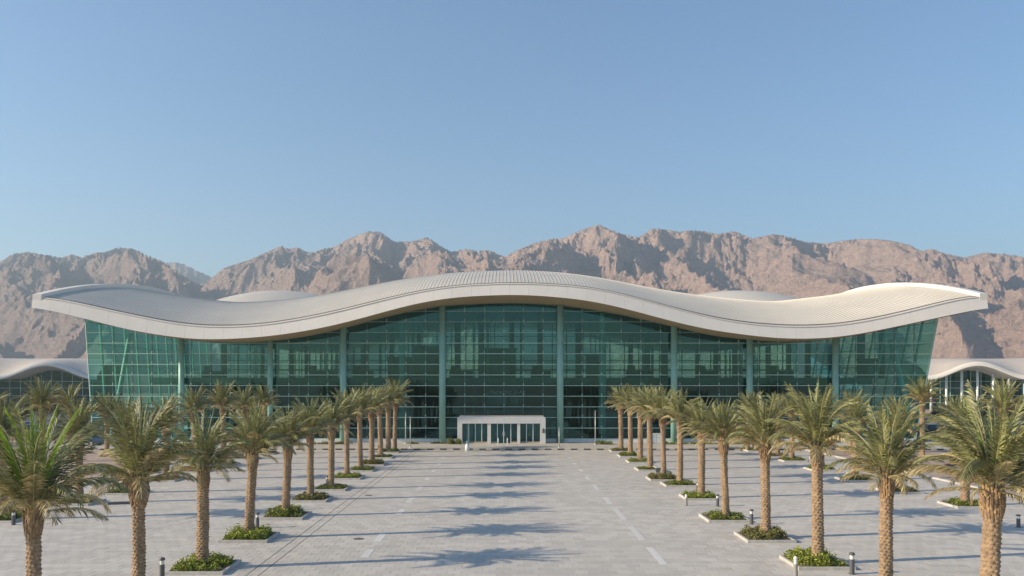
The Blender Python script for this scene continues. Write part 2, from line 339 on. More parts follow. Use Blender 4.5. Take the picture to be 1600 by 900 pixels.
# ------------------------------------------------------------------ plaza
TS = 0.6
PX0, PX1, PD0, PD1 = -32.8, 36.0, -20.0, 96.0
FIELD0, FIELD1 = 24.0, 60.0
def pave_mat(name, far):
    m = bpy.data.materials.new(name); m.use_nodes = True; nt = m.node_tree; L = nt.links.new; b = nt.nodes['Principled BSDF']
    b.inputs['Roughness'].default_value = .78; b.inputs['Specular IOR Level'].default_value = .3
    geo = N(nt, 'ShaderNodeNewGeometry'); sp = N(nt, 'ShaderNodeSeparateXYZ'); L(geo.outputs['Position'], sp.inputs[0])
    def mth(op, a, bb=None):
        n = N(nt, 'ShaderNodeMath', operation=op)
        for k, q in enumerate((a, bb)):
            if q is None: continue
            if isinstance(q, (int, float)): n.inputs[k].default_value = q
            else: L(q, n.inputs[k])
        return n.outputs[0]
    ry = mth('DIVIDE', sp.outputs['Y'], TS); row = mth('FLOOR', ry)
    off = mth('MULTIPLY', mth('MODULO', row, 2), .5)
    rx = mth('ADD', mth('DIVIDE', sp.outputs['X'], TS), off); cl = mth('FLOOR', rx)
    cb = N(nt, 'ShaderNodeCombineXYZ'); L(cl, cb.inputs[0]); L(row, cb.inputs[1])
    wn_ = N(nt, 'ShaderNodeTexWhiteNoise', noise_dimensions='2D'); L(cb.outputs[0], wn_.inputs['Vector'])
    nz = N(nt, 'ShaderNodeTexNoise'); nz.inputs['Scale'].default_value = .12; nz.inputs['Detail'].default_value = 6
    nf = N(nt, 'ShaderNodeTexNoise'); nf.inputs['Scale'].default_value = 6; nf.inputs['Detail'].default_value = 5
    # long worn streaks across the avenue
    mp = N(nt, 'ShaderNodeMapping'); mp.inputs['Scale'].default_value = (.12, 1.6, 1); L(geo.outputs['Position'], mp.inputs[0])
    ns = N(nt, 'ShaderNodeTexNoise'); ns.inputs['Scale'].default_value = 1; ns.inputs['Detail'].default_value = 5; L(mp.outputs[0], ns.inputs[0])
    L(geo.outputs['Position'], nz.inputs[0]); L(geo.outputs['Position'], nf.inputs[0])
    v = mth('MULTIPLY_ADD', wn_.outputs['Value'], .18); v.node.inputs[2].default_value = .91
    v2 = mth('MULTIPLY_ADD', nz.outputs[0], .28); v2.node.inputs[2].default_value = .86
    v3 = mth('MULTIPLY_ADD', nf.outputs[0], .22); v3.node.inputs[2].default_value = .89
    v4 = mth('MULTIPLY_ADD', ns.outputs[0], .34); v4.node.inputs[2].default_value = .83
    v = mth('MULTIPLY', mth('MULTIPLY', v, v2), mth('MULTIPLY', v3, v4))
    if far:                                           # joints, where slabs are too small to be built
        for q in (rx, ry):
            fr = mth('FRACT', q); d = mth('ABSOLUTE', mth('SUBTRACT', fr, .5))
            j = mth('GREATER_THAN', d, .488); v = mth('MULTIPLY', v, mth('SUBTRACT', 1.0, mth('MULTIPLY', j, .3)))
    hs = N(nt, 'ShaderNodeHueSaturation'); hs.inputs['Color'].default_value = (.53, .487, .43, 1); L(v, hs.inputs['Value'])
    L(hs.outputs[0], b.inputs['Base Color'])
    bp = N(nt, 'ShaderNodeBump'); bp.inputs['Strength'].default_value = .25; bp.inputs['Distance'].default_value = .01
    L(nf.outputs[0], bp.inputs['Height']); L(bp.outputs[0], b.inputs['Normal'])
    return m
M['pave'] = pave_mat('paving_stone', False); M['pave_far'] = pave_mat('paving_stone_far', True)
plaza = empty('plaza', (0, 0, 0), kind='structure')
g = MB(); g.add([(PX0, FIELD0, -.012), (PX1, FIELD0, -.012), (PX1, FIELD1, -.012), (PX0, FIELD1, -.012)], [(0,1,2,3)])
g.build('slab_bed', M['joint_bed'], plaza)
g = MB()
g.bbox((PX0, PD0, -.05), (PX1, FIELD0, 0)); g.bbox((PX0, FIELD1, -.05), (PX1, PD1, 0))
g.build('paving_field', M['pave_far'], plaza, kind='stuff')
def slab_mesh(wd):
    h = wd/2-.004; k = TS/2-.004; b = .006
    s = MB(); s.add([(-h,-k,-.04),(h,-k,-.04),(h,k,-.04),(-h,k,-.04),(-h,-k,-b*.6),(h,-k,-b*.6),(h,k,-b*.6),(-h,k,-b*.6),
                     (-h+b,-k+b,0),(h-b,-k+b,0),(h-b,k-b,0),(-h+b,k-b,0)],
                    [(8,9,10,11),(4,5,9,8),(5,6,10,9),(6,7,11,10),(7,4,8,11),(0,1,5,4),(1,2,6,5),(2,3,7,6),(3,0,4,7)])
    return s
sm = slab_mesh(TS).mesh('paving_slab', M['pave'])
base = slab_mesh(TS); bv = np.array(base.v); bf = [f for f in base.f]; bq = np.array(bf)
j0 = int(round(FIELD0/TS)); j1 = int(round(FIELD1/TS)); cells = []
for j in range(j0, j1):
    off = .5 if j % 2 else 0
    i = math.ceil(PX0/TS+off-1e-6)
    while (i+1-off)*TS <= PX1+1e-6:
        cells.append(((i+.5-off)*TS, (j+.5)*TS)); i += 1
vis = sorted([c for c in cells if c[1] > 33.5 and abs(c[0]) < .60*c[1]], key=lambda c: (round(c[1], 2), abs(c[0])))[:300]
vs_ = set(vis)
for c in vis:
    obj('paving_slab', sm, plaza, (c[0], c[1], random.uniform(-.0015, .0015)), (random.gauss(0, .0016), random.gauss(0, .0016), random.gauss(0, .002)))
rest = np.array([c for c in cells if c not in vs_]); n = len(rest)
V = np.tile(bv[None], (n, 1, 1)); tl = rng.normal(0, .0016, (n, 2)); 
V[:, :, 2] += V[:, :, 0]*tl[:, :1]+V[:, :, 1]*tl[:, 1:]+rng.uniform(-.0015, .0015, (n, 1))
V[:, :, 0] += rest[:, :1]; V[:, :, 1] += rest[:, 1:]
Q = (bq[None]+(np.arange(n)*12)[:, None, None]).reshape(-1, 4)
obj('paving_field', np_mesh('paving_field', V.reshape(-1, 3), Q, M['pave']), plaza, kind='stuff')
# pale inlaid dashes and the drainage channel
def strip(x0, x1, y0, y1, z, name, m, parent):
    s = MB(); s.bbox((x0, y0, z-.004), (x1, y1, z)); return s.build(name, m, parent)
for a, b_ in ((35.3,39),(40.7,44.6),(47.0,51),(53.0,56.2),(60.3,62.9),(66.5,68.6),(72.6,74.4),(79,80.6),(85.3,86.6),(91,92.2)):
    strip(6.93, 7.25, a, b_, .007, 'lane_marking', M['paint'], plaza)
for a, b_ in ((36.7,38.6),(40.4,42.7),(48.8,50.9),(53.6,56.3),(60.2,62.4),(66.1,68),(72.4,74),(78.5,80),(84.8,86.2),(90.6,91.8)):
    strip(-6.6, -6.22, a, b_, .007, 'lane_marking', M['paint'], plaza)
for x in (-10.75, -10.22): strip(x, x+.035, 24, 95.6, .0055, 'drain_slot', M['joint'], plaza)
# raised pavement before the terminal, painted kerb
pv = empty('pavement', (0, 0, 0), kind='structure')
g = MB(); g.bbox((-60, 96.25, -.03), (60, 155, .14)); g.build('pavement_slab', M['pave_far'], pv)
kb = empty('kerb', (0, 96, 0), kind='structure')
k1 = MB(); k1.bbox((-.40, 0, -.03), (.40, .245, .155)); kbm = k1.mesh('kerb_block', M['kerb_black'])
k2 = MB(); k2.bbox((-.365, 0, -.03), (.365, .245, .15)); kpm = k2.mesh('kerb_block', M['kerb_pale'])
for i in range(-36, 37):
    obj('kerb_block', kbm, kb, (i*1.57+.6, 0, 0)); obj('kerb_block', kpm, kb, (i*1.57+.6+.785, 0, 0))
# ground at both sides: reddish paving, car parks, access road
for nm, mm, x0, x1, y0, y1, z in (('side_pavement', 'pink_paving', -75, PX0-.3, -20, 96, -.01), ('side_pavement', 'pink_paving', PX1+.3, 80, -20, 96, -.01),
        ('car_park', 'asphalt', -190, -58, 112, 215, -.008), ('car_park', 'asphalt', 59, 200, 112, 215, -.008),
        ('access_road', 'asphalt', -190, -60.2, 99, 109, -.004), ('access_road', 'asphalt', 60.2, 200, 99, 109, -.004)):
    s = MB(); s.bbox((x0, y0, z-.04), (x1, y1, z)); s.build(nm, M[mm], kind='structure')
for sx in (PX0-.15, PX1+.15):
    e = empty('kerb', (sx, 0, 0), kind='structure'); s = MB(); s.bbox((-.15, 0, -.05), (.15, .985, .13)); km = s.mesh('kerb_stone', M['kerb'])
    for j in range(30, 96): obj('kerb_stone', km, e, (0, j, 0))

# ------------------------------------------------------------------ terminal roof curves (from front-edge measurements)
def curve(pts, D): return np.array([PX(p[0], D) for p in pts]), np.array([PZ(p[1], D) for p in pts])
FT = curve([(52,464),(92,468),(144,480),(213,495),(280,508),(333,512),(400,509.8),(462,501),(524,488),(587,472),(649,457),(711,447),(800,443),(862,445),
            (924,450),(987,464),(1049,481.5),(1111,497),(1155,505),(1200,509.8),(1262,512),(1324,507.5),(1387,495.5),(1449,480),(1511,464.5),(1541,463)], 100)
FB = curve([(52,479),(132,497),(200,515),(267,526),(320,531),(400,527.5),(462,520),(524,508),(587,491),(649,474),(711,464),(800,460),(862,463),(924,470),
            (987,484.6),(1049,502),(1111,516),(1200,527.6),(1262,530),(1324,525),(1387,512.6),(1467,495.5),(1541,480)], 100)
SF = curve([(52,480),(133,498),(200,516),(267,529),(320,534),(400,535),(462,529),(524,517),(587,499),(649,484),(711,476),(800,473),(862,476),(924,483),
            (987,495),(1049,510),(1111,525),(1200,534),(1262,533.5),(1324,528),(1387,514.5),(1467,497.5),(1545,481)], 107)
RT = curve([(150,446),(190,444.5),(267,457),(320,465),(373,471),(400,470.6),(462,466),(524,457),(587,444),(649,433),(711,426),(800,422.5),(862,425.5),(924,433),
            (987,445),(1049,455),(1080,459),(1111,463),(1200,470.6),(1236,466),(1293,460),(1355,449.5),(1411,441),(1440,441)], 128)
def smooth(c):                                # resample and round off the measured polyline
    x = np.linspace(-60, 61.5, 400); z = np.interp(x, *c)
    k = np.hanning(35); k /= k.sum(); p = 17
    zp = np.concatenate([2*z[0]-z[p:0:-1], z, 2*z[-1]-z[-2:-p-2:-1]])
    return x, np.convolve(zp, k, 'valid')
FT, FB, SF, RT = map(smooth, (FT, FB, SF, RT))
XL, XR = -58.8, 60.3
def zf(x): return np.interp(x, *FT)
def zb(x): return np.interp(x, *FB)
def zs(x): return np.interp(x, *SF)
def zroof(x, d):
    t = np.clip((d-100)/28, 0, 1); wgt = .35*t+.65*(1-(1-t)**2)
    z = zf(x)+(np.interp(x, *RT)-.25-zf(x))*wgt
    s = np.clip((d-128)/40, 0, 1); return z+2.8*s-7.5*s*s-.0
term = empty('terminal_building', (0, 107, 0), label='large terminal with wave shaped white metal roof over a green glass front', cat='building')
def P(mb, name, m, smooth=False, **kw):       # build in world coordinates, parent to the terminal
    o = mb.build(name, m, term, smooth, **kw); o.location = (0, -107, 0); return o
def PN(me, name, **kw): return obj(name, me, term, (0, -107, 0), **kw)
xs = np.linspace(XL, XR, 220); ds = np.concatenate([np.linspace(100.0, 128, 24), np.linspace(130, 166, 14)])
Xg, Dg = np.meshgrid(xs, ds, indexing='ij'); Zt = zroof(Xg, Dg)
top = np.stack([Xg, Dg, Zt], 2).reshape(-1, 3)
PN(np_mesh('roof', top, gridq(len(xs), len(ds)), M['roof'], True), 'roof')
# underside: fascia edge -> glass line -> hall ceiling
dd = np.array([100.0, 103, 107, 112, 120, 130, 140, 150, 160, 166]); Xu, Du = np.meshgrid(xs, dd, indexing='ij')
tt = np.clip((Du-100)/7, 0, 1); Zu = zb(Xu)*(1-tt)+zs(Xu)*tt+np.clip(Du-107, 0, None)*.012
und = np.stack([Xu, Du, Zu], 2)
PN(np_mesh('soffit', und[:, :3].reshape(-1, 3), gridq(len(xs), 3)[:, ::-1], M['soffit'], True), 'soffit')
PN(np_mesh('ceiling', und[:, 2:].reshape(-1, 3), gridq(len(xs), len(dd)-2)[:, ::-1], M['ceiling'], True), 'ceiling')
# side and rear edges of the roof volume
for x in (XL, XR):
    a = [(x, d, float(zroof(x, d))) for d in ds]; b_ = [(x, d, float(np.interp(d, dd, und[0 if x < 0 else -1, :, 2]))) for d in ds]
    s = MB(); k = len(ds); s.add(a+b_, [(i, i+1, k+i+1, k+i) for i in range(k-1)]); P(s, 'roof_side', M['fascia'], True)
a = [(x, 166, float(zroof(x, 166))) for x in xs]; b_ = [(x, 166, float(zs(x)+.7)) for x in xs]
s = MB(); k = len(xs); s.add(a+b_, [(i, i+1, k+i+1, k+i) for i in range(k-1)]); P(s, 'roof_back', M['fascia'], True)
# fascia panels, each its own part
npan = 50; ed = np.linspace(XL-.1, XR+.1, npan+1)
for i in range(npan):
    s = MB(); q = np.linspace(ed[i]+.006, ed[i+1]-.006, 5); vs = []
    for x in q:
        zt, zl = float(zf(x))+.14, float(zb(x))-.03
        vs += [(x, 99.72, zl), (x, 100.12, zt), (x, 100.6, zt+.03), (x, 99.995, zl)]
    fs = []
    for j in range(4):
        b0, b1 = j*4, j*4+4
        fs += [(b0, b1, b1+1, b0+1), (b0+1, b1+1, b1+2, b0+2), (b0+3, b1+3, b1, b0), (b0+2, b1+2, b1+3, b0+3)]
    fs += [(0,1,2,3), (19,18,17,16)]
    s.add(vs, fs); P(s, 'fascia_panel', M['fascia'])
# gutter line behind the fascia, standing seams, raised side rims
s = MB()
for i in range(len(xs)-1):
    a, b_ = xs[i], xs[i+1]
    s.add([(a, 100.62, float(zroof(a, 100.62))+.02), (b_, 100.62, float(zroof(b_, 100.62))+.02), (b_, 101.0, float(zroof(b_, 101.0))+.03), (a, 101.0, float(zroof(a, 101.0))+.03)], [(0,1,2,3)])
P(s, 'gutter', M['gutter'])
sx = np.arange(XL+1.6, XR-1.5, .46); dsm = np.concatenate([np.linspace(101.05, 128, 14), np.linspace(131, 165, 5)]); k = len(dsm)
Vs = []; Qs = []; nb = 0
for x in sx:
    z = zroof(np.full(k, x), dsm); a = np.stack([np.full(k, x-.03), dsm, z-.01], 1); b_ = np.stack([np.full(k, x-.02), dsm, z+.038], 1)
    c_ = np.stack([np.full(k, x+.02), dsm, z+.038], 1); e_ = np.stack([np.full(k, x+.03), dsm, z-.01], 1)
    Vs.append(np.stack([a, b_, c_, e_], 1).reshape(-1, 3))
    i = np.arange(k-1)[:, None]*4+nb
    for j in range(3): Qs.append(np.concatenate([i+j, i+j+4, i+j+5, i+j+1], 1)[:, ::-1])
    Qs.append(np.array([[nb, nb+1, nb+2, nb+3]]))
    nb += 4*k
PN(np_mesh('standing_seam', np.concatenate(Vs), np.concatenate(Qs), M['roof']), 'standing_seam', kind='stuff')
for x0, x1 in ((XL-.12, XL+1.0), (XR-.8, XR+.12)):
    s = MB(); vs = []
    for d in ds:
        z = float(max(zroof(x0, d), zroof(x1, d))); lo = float(min(zroof(x0, d), zroof(x1, d)))-.3
        vs += [(x0, d, lo), (x0, d, z+.4), (x1, d, z+.4), (x1, d, lo)]
    fs = []
    for j in range(len(ds)-1):
        b0, b1 = j*4, j*4+4
        for a in range(3): fs.append((b0+a, b0+a+1, b1+a+1, b1+a))
    fs += [(0,3,2,1)]
    s.add(vs, fs); P(s, 'roof_rim', M['fascia'])
# humps of the second roof wave behind
for xc, hw in ((PX(452, 150), 12.0), (PX(1138, 150), 12.4)):
    nx, nd = 31, 17; vs = []; ux = np.linspace(-1, 1, nx); dz = np.linspace(127, 175, nd)
    zpk = PZ(452.5, 148)
    for a in ux:
        for d in dz: vs.append((xc+a*hw, d, zpk-.45-2.3*(abs(a)**2.0)-(.011 if d < 148 else .004)*(d-148)**2-(0 if abs(a) < .99 else 2.5)))
    q = gridq(nx, nd); PN(np_mesh('rear_roof', vs, q, M['roof'], True), 'rear_roof')

# ------------------------------------------------------------------ glass front
GD = 107.0; ZB = .60; DZ = 1.42
def xl(z): return -54.9-(z-.6)*.067
def xr(z): return 55.0+(z-.6)*.19
mx_x = [PX(v, GD) for v in np.arange(817.7-30.55*23, 1500, 30.55)]
zk = [ZB+DZ*k for k in range(0, 15)]
def top_at(x): return float(zs(x))-.02
full = []; part = []
edges = sorted([x for x in mx_x if -54 < x < 57.2]); cols = [None]+edges+[None]
for i in range(len(cols)-1):
    for k in range(14):
        z0, z1 = zk[k], zk[k+1]; 
        def cx(c, z, left): return (xl(z) if left else xr(z)) if c is None else min(max(c, xl(z)), xr(z))
        pts = []
        ax, bx = cx(cols[i], z0, True), cx(cols[i+1], z0, False)
        if bx-ax < .05: continue
        a1, b1 = cx(cols[i], z1, True), cx(cols[i+1], z1, False)
        ta, tb = top_at(a1), top_at(b1)
        if ta <= z0+.05 and tb <= z0+.05: continue
        za, zb_ = min(z1, max(ta, z0+.01)), min(z1, max(tb, z0+.01))
        g_ = .03
        reg = cols[i] is not None and cols[i+1] is not None and za == z1 and zb_ == z1 and ax == a1 and bx == b1
        portal = -6.0 < (ax+bx)/2 < 5.4 and z1 < 3.5
        if portal: continue
        if reg: full.append((ax, z0, bx))
        else: part.append([(ax+g_, z0+g_), (bx-g_, z0+g_), (b1-g_, zb_-g_), (a1+g_, za-g_)])
full.sort(key=lambda t: (abs(t[0]+.2) + 2*abs(t[1]-9)))
wd = edges[1]-edges[0]
s = MB(); s.bbox((-wd/2+.03, -.012, .03), (wd/2-.03, .012, DZ-.03)); gm = s.mesh('glass_pane', M['glass'])
for ax, z0, bx in full[:300]:
    obj('glass_pane', gm, term, ((ax+bx)/2, 0, z0), (random.gauss(0, .0012), 0, random.gauss(0, .0018)))
s = MB()
for ax, z0, bx in full[300:]:
    s.bbox((ax+.03, GD-.012, z0+.03), (bx-.03, GD+.012, z0+DZ-.03))
for q in part: s.prism(q, GD-.012, GD+.012)
P(s, 'glazing_field', M['glass'], kind='stuff')
# transoms (pale) and thin vertical joints with little clamps
for k in range(0, 14):
    z = zk[k]; spans = []; xx = np.linspace(xl(z), xr(z), 600); ok = np.array([top_at(x) > z for x in xx]); st = None
    for i, o_ in enumerate(ok):
        if o_ and st is None: st = xx[i]
        if (not o_ or i == len(ok)-1) and st is not None: spans.append((st, xx[i])); st = None
    for a, b_ in spans:
        if b_-a < .5: continue
        if 0 < k < 3 and k*DZ < 2.6:
            for a2, b2 in ((a, -6.1), (5.45, b_)):
                s = MB(); s.bbox((a2, GD-.09, z-.045), (b2, GD+.06, z+.045)); P(s, 'transom', M['mullion'])
        else:
            s = MB(); h = .04 if k < 10 else .02
            s.bbox((a, GD-.09, z-h), (b_, GD+.06, z+h)); P(s, 'transom', M['mullion'])
for i, x in enumerate(edges):
    lo = 3.6 if -6.0 < x < 5.4 else ZB
    s = MB(); s.bbox((x-.02, GD-.03, lo), (x+.02, GD+.22, top_at(x)+.05)); P(s, 'glass_fin', M['mullion_dark'])
s = MB()
for x in edges:
    for z in zk[:13]:
        if top_at(x) > z+.2 and not (-6 < x < 5.4 and z < 3.4): s.box((x, GD-.05, z+.22), (.10, .06, .22))
P(s, 'glass_clamp', M['mullion'], kind='stuff')
# slanted end posts
for fx in (xl, xr):
    z1 = top_at(fx(16)); s = MB(); s.tube((fx(.6), GD, .14), (fx(z1), GD, z1), .09, n=8); P(s, 'end_post', M['mullion'])
# plinth
for a, b_ in ((-55, -6.2), (5.6, 55.1)):
    s = MB(); s.bbox((a, GD-.35, .1), (b_, GD+.1, .56)); P(s, 'plinth', M['white_stone'])
# side walls: glazing, transoms, mullions
for fx, sg in ((xl, -1), (xr, 1)):
    s = MB(); ga = MB()
    for j in range(12):
        d0, d1 = 107.2+j*3.6, 107.2+(j+1)*3.6
        for k in range(12):
            z0, z1 = zk[k], min(zk[k+1], top_at(fx(zk[k]))+.3)
            if z1-z0 < .1: continue
            ga.add([(fx(z0), d0+.04, z0+.04), (fx(z0), d1-.04, z0+.04), (fx(z1), d1-.04, z1-.04), (fx(z1), d0+.04, z1-.04)], [(0,1,2,3)])
    P(ga, 'side_glazing', M['glass_clear'], kind='stuff')
    for j in range(1, 13):
        d = 107.2+j*3.6; zt = top_at(fx(16)); s = MB()
        a, b_ = fx(.3), fx(zt+.3); s.add([(a-.1, d-.2, .14), (a+.1, d-.2, .14), (a+.1, d+.2, .14), (a-.1, d+.2, .14), (b_-.1, d-.2, zt+.3), (b_+.1, d-.2, zt+.3), (b_+.1, d+.2, zt+.3), (b_-.1, d+.2, zt+.3)],
              [(3,2,1,0),(4,5,6,7),(0,1,5,4),(1,2,6,5),(2,3,7,6),(3,0,4,7)]); P(s, 'side_mullion', M['mullion'])
    for k in range(1, 12, 2):
        z = zk[k]; s = MB(); s.bbox((fx(z)-.05, 107.3, z-.05), (fx(z)+.05, 150, z+.05)); P(s, 'side_transom', M['mullion'])
# main columns just behind the glass, secondary columns deeper in the hall
for px, d, r in ((283,106.2,.36),(422,106.2,.36),(536,106.2,.45),(691,106.2,.45),(875,106.2,.45),(1053,106.2,.45),(1171,106.2,.42),(1305,106.2,.42),(941,109,.5),(628,109,.45)):
    x = PX(px, d); s = MB(); s.tube((x, d, .14), (x, d, top_at(x)+.12 if d < 107 else top_at(x)), r, r*.96, 20); P(s, 'column', M['column_teal' if d < 107 else 'column'], True)
for px0, y0, px1, y1, d, r in ((203,521,172,622,109,.28),(1392,532,1428,622,110,.42)):
    s = MB(); s.tube((PX(px0, d), d, PZ(y0, d)), (PX(px1, d), d, PZ(y1, d)-6), r, r, 14); P(s, 'raking_strut', M['column'], True)
for px in (350,455,480,570,612,655,715,752,800,845,905,985,1012,1036,1090,1120,1148,1200,1232,1262,1345,1378):
    d = random.choice((128, 134, 140)); x = PX(px, d); s = MB(); hw = random.choice((.35, .5, .65))
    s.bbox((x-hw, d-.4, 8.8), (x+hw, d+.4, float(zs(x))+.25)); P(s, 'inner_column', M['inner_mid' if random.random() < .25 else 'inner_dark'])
for i in range(64):
    x = random.uniform(-50, 52); d = random.choice((117, 121, 132, 144)); hw = random.choice((.06, .08, .12, .2))
    if float(zs(x)) < 13.2 and abs(x) > 54: continue
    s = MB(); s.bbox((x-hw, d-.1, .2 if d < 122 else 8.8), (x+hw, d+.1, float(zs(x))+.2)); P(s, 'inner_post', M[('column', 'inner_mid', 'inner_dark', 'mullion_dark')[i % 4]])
for z in (10.3, 11.9):
    s = MB(); s.bbox((-48, 138, z), (50, 138.15, z+.12)); P(s, 'inner_rail', M['inner_dark'])
# floors, shop fronts and the rear glass
s = MB(); s.bbox((-54, 107.6, .1), (54, 150, .2)); P(s, 'ground_floor', M['inner_floor'])
s = MB(); s.bbox((-50, 113, 7.9), (52, 150, 8.8)); P(s, 'upper_floor', M['inner_floor'])
s = MB(); s.bbox((-50, 112.9, 7.95), (52, 112.99, 8.7)); P(s, 'floor_edge', M['inner_mid'])
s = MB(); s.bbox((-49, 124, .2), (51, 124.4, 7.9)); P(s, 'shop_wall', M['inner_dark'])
x = -48.0
while x < 49:
    wv = random.uniform(1.4, 5.0); z0 = random.choice((.3, .3, 3.6)); hh = random.uniform(1.2, 3.0)
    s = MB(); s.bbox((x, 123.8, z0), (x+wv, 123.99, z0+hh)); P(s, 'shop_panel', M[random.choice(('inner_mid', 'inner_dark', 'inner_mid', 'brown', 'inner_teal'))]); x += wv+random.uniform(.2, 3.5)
s = MB(); s.bbox((PX(762, 118), 117.8, PZ(633, 118)), (PX(792, 118), 118, PZ(620, 118))); P(s, 'hanging_board', M['inner_teal'])
s = MB(); s.bbox((PX(797, 118), 117.8, PZ(632, 118)), (PX(810, 118), 118, PZ(621, 118))); P(s, 'hanging_board', M['inner_teal'])
bx = np.arange(-53, 55, 2.7)
s = MB()
for a in bx: s.bbox((a+.08, 150, 8.8), (a+2.62, 150.05, float(min(zs(a), zs(a+2.7)))+.55))
P(s, 'rear_glazing', M['glass_clear'], kind='stuff')
for a in bx:
    s = MB(); s.bbox((a-.09, 149.9, .2), (a+.09, 150.2, float(zs(a))+.55)); P(s, 'rear_mullion', M['mullion_dark'])
for z in (10.4, 12.0, 13.6, 15.2, 16.8):
    xx = np.linspace(-53, 55, 300); ok = zs(xx)+.4 > z; st = None
    for i, o_ in enumerate(ok):
        if o_ and st is None: st = xx[i]
        if (not o_ or i == 299) and st is not None:
            s = MB(); s.bbox((st, 149.85, z-.06), (xx[i], 149.99, z+.06)); P(s, 'rear_transom', M['mullion_dark']); st = None
s = MB(); s.bbox((-53, 150.3, 0), (54, 150.6, 8.8)); P(s, 'rear_wall', M['inner_mid'])
# kiosks and counters standing on the upper floor
for px0, px1, y0, y1, d, mm, lb in ((647,686,540,573,126,'brown','dark brown pavilion behind the glass left of the centre, above the entrance'),
        (757,806,544,587,126,'inner_dark','dark boxy pavilion behind the glass straight above the entrance'),
        (918,940,552,587,124,'brown','small dark pavilion behind the glass between two columns right of the entrance'),
        (1352,1378,560,587,124,'inner_dark','dark pavilion behind the glass near the right end of the terminal'),
        (606,640,558,587,128,'inner_dark','low dark pavilion next to the brown one behind the glass')):
    e = empty('kiosk', (PX((px0+px1)/2, d), d, 8.8), label=lb, cat='kiosk'); wv = PX(px1, d)-PX(px0, d); zt = PZ(y0, d)-8.8; zl = max(0, PZ(y1, d)-8.8-.3)
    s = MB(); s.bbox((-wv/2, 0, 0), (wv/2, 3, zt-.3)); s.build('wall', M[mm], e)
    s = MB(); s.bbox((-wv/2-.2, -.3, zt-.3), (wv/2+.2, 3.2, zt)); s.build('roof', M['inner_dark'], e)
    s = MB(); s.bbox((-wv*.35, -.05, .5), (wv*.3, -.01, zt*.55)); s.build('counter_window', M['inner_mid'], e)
for i, (px, d, wv) in enumerate(((330,122,3),(500,121,4),(566,120,3),(720,122,3.5),(845,121,3),(1000,121,4),(1105,122,3),(1222,121,3.5))):
    s = MB(); s.bbox((-wv/2, 0, 0), (wv/2, 1.2, 1.1)); s.bbox((-wv/2+.2, .2, 1.102), (-wv/2+1.3, .9, 1.9))
    o = s.build('service_counter', M['inner_dark'], loc=(PX(px, d), d, 8.8))
    tag(o, 'low dark service counter on the upper floor behind the glass, '+['first','second','third','fourth','fifth','sixth','seventh','eighth'][i]+' from the left', 'counter', 'service counters on the upper floor')
# interior sign above the entrance
cu = bpy.data.curves.new('sign_text', 'FONT'); cu.body = 'Hactecbtc in-Aq'; cu.size = .75; cu.extrude = .02
to = bpy.data.objects.new('sign_text', cu); COL.objects.link(to)
dg = bpy.context.evaluated_depsgraph_get(); me = bpy.data.meshes.new_from_object(to.evaluated_get(dg)); bpy.data.objects.remove(to)
me.materials.clear(); me.materials.append(M['column'])
sg_ = empty('hanging_sign', (PX(763, 110.5), 110.5, PZ(616.5, 110.5)), label='faint pale lettering hanging behind the glass above the white entrance', cat='sign')
obj('lettering', me, sg_, (.15, -.05, .12), (R(90), 0, 0)); s = MB(); s.bbox((0, 0, -.1), (5.2, .06, .9)); s.build('board', M['inner_dark'], sg_)

# ------------------------------------------------------------------ entrance portal
ED = 104.6
ent = empty('entrance_portal', (PX(783, ED), ED, .14), label='white stone box portal with three glazed door bays at the foot of the terminal', cat='entrance')
x0, x1 = PX(714.4, ED)-ent.location.x, PX(852.3, ED)-ent.location.x; zt = PZ(650, ED)-.14; zh = PZ(661.8, ED)-.14
def ex(p): return PX(p, ED)-ent.location.x
s = MB(); c = .28
s.prism([(x0, zh), (x1, zh), (x1, zt-c), (x1-c*1.2, zt), (x0+c*1.2, zt), (x0, zt-c)], 0, 2.3); s.build('lintel', M['white_stone'], ent)
s = MB(); s.prism([(x0+c*1.2-.05, zt+.002), (x1-c*1.2+.05, zt+.002), (x1-c*1.2, zt+.07), (x0+c*1.2, zt+.07)], -.04, 2.3); s.build('coping', M['beige_stone'], ent)
for a, b_ in ((714.4, 721.9), (844, 852.3)):
    s = MB(); s.bbox((ex(a), 0, 0), (ex(b_), 2.3, zh-.002)); s.build('pier', M['white_stone'], ent)
for a, b_ in ((761.3, 766.8), (808, 812.6)):
    s = MB(); s.bbox((ex(a), .1, 0), (ex(b_), .8, zh-.002)); s.build('pillar', M['white_stone'], ent)
for a, b_, ms, drs in ((721.9, 761.3, (732, 742.3, 752.4), ()), (766.8, 808, (777, 786.7, 798), (1, 2)), (812.6, 844, (822.5, 832.8), ())):
    xs_ = [a]+list(ms)+[b_]
    for i in range(len(xs_)-1):
        nm = 'door' if i in drs else 'glass_pane'; zl = .02 if i in drs else .22
        s = MB(); s.bbox((ex(xs_[i])+.05, .45, zl), (ex(xs_[i+1])-.05, .48, zh-.06)); d_ = s.build(nm, M['glass_dark'], ent)
        if nm == 'door':
            s = MB(); s.tube((0, 0, 0), (0, 0, .5), .02, n=6); s.build('door_handle', M['pole'], d_, loc=(ex(xs_[i+1] if i == 1 else xs_[i])+(-.14 if i == 1 else .14), .40, 1.0))
    for m_ in ms:
        s = MB(); s.bbox((ex(m_)-.045, .38, .02), (ex(m_)+.045, .55, zh-.01)); s.build('mullion', M['plastic_white'], ent)
    if not drs: s = MB(); s.bbox((ex(a)+.01, .3, 0), (ex(b_)-.01, .6, .2)); s.build('base_strip', M['beige_stone'], ent)
    else:
        for q0, q1 in ((a, ms[0]), (ms[2], b_)):
            s = MB(); s.bbox((ex(q0)+.01, .3, 0), (ex(q1)-.05, .6, .2)); s.build('base_strip', M['beige_stone'], ent)
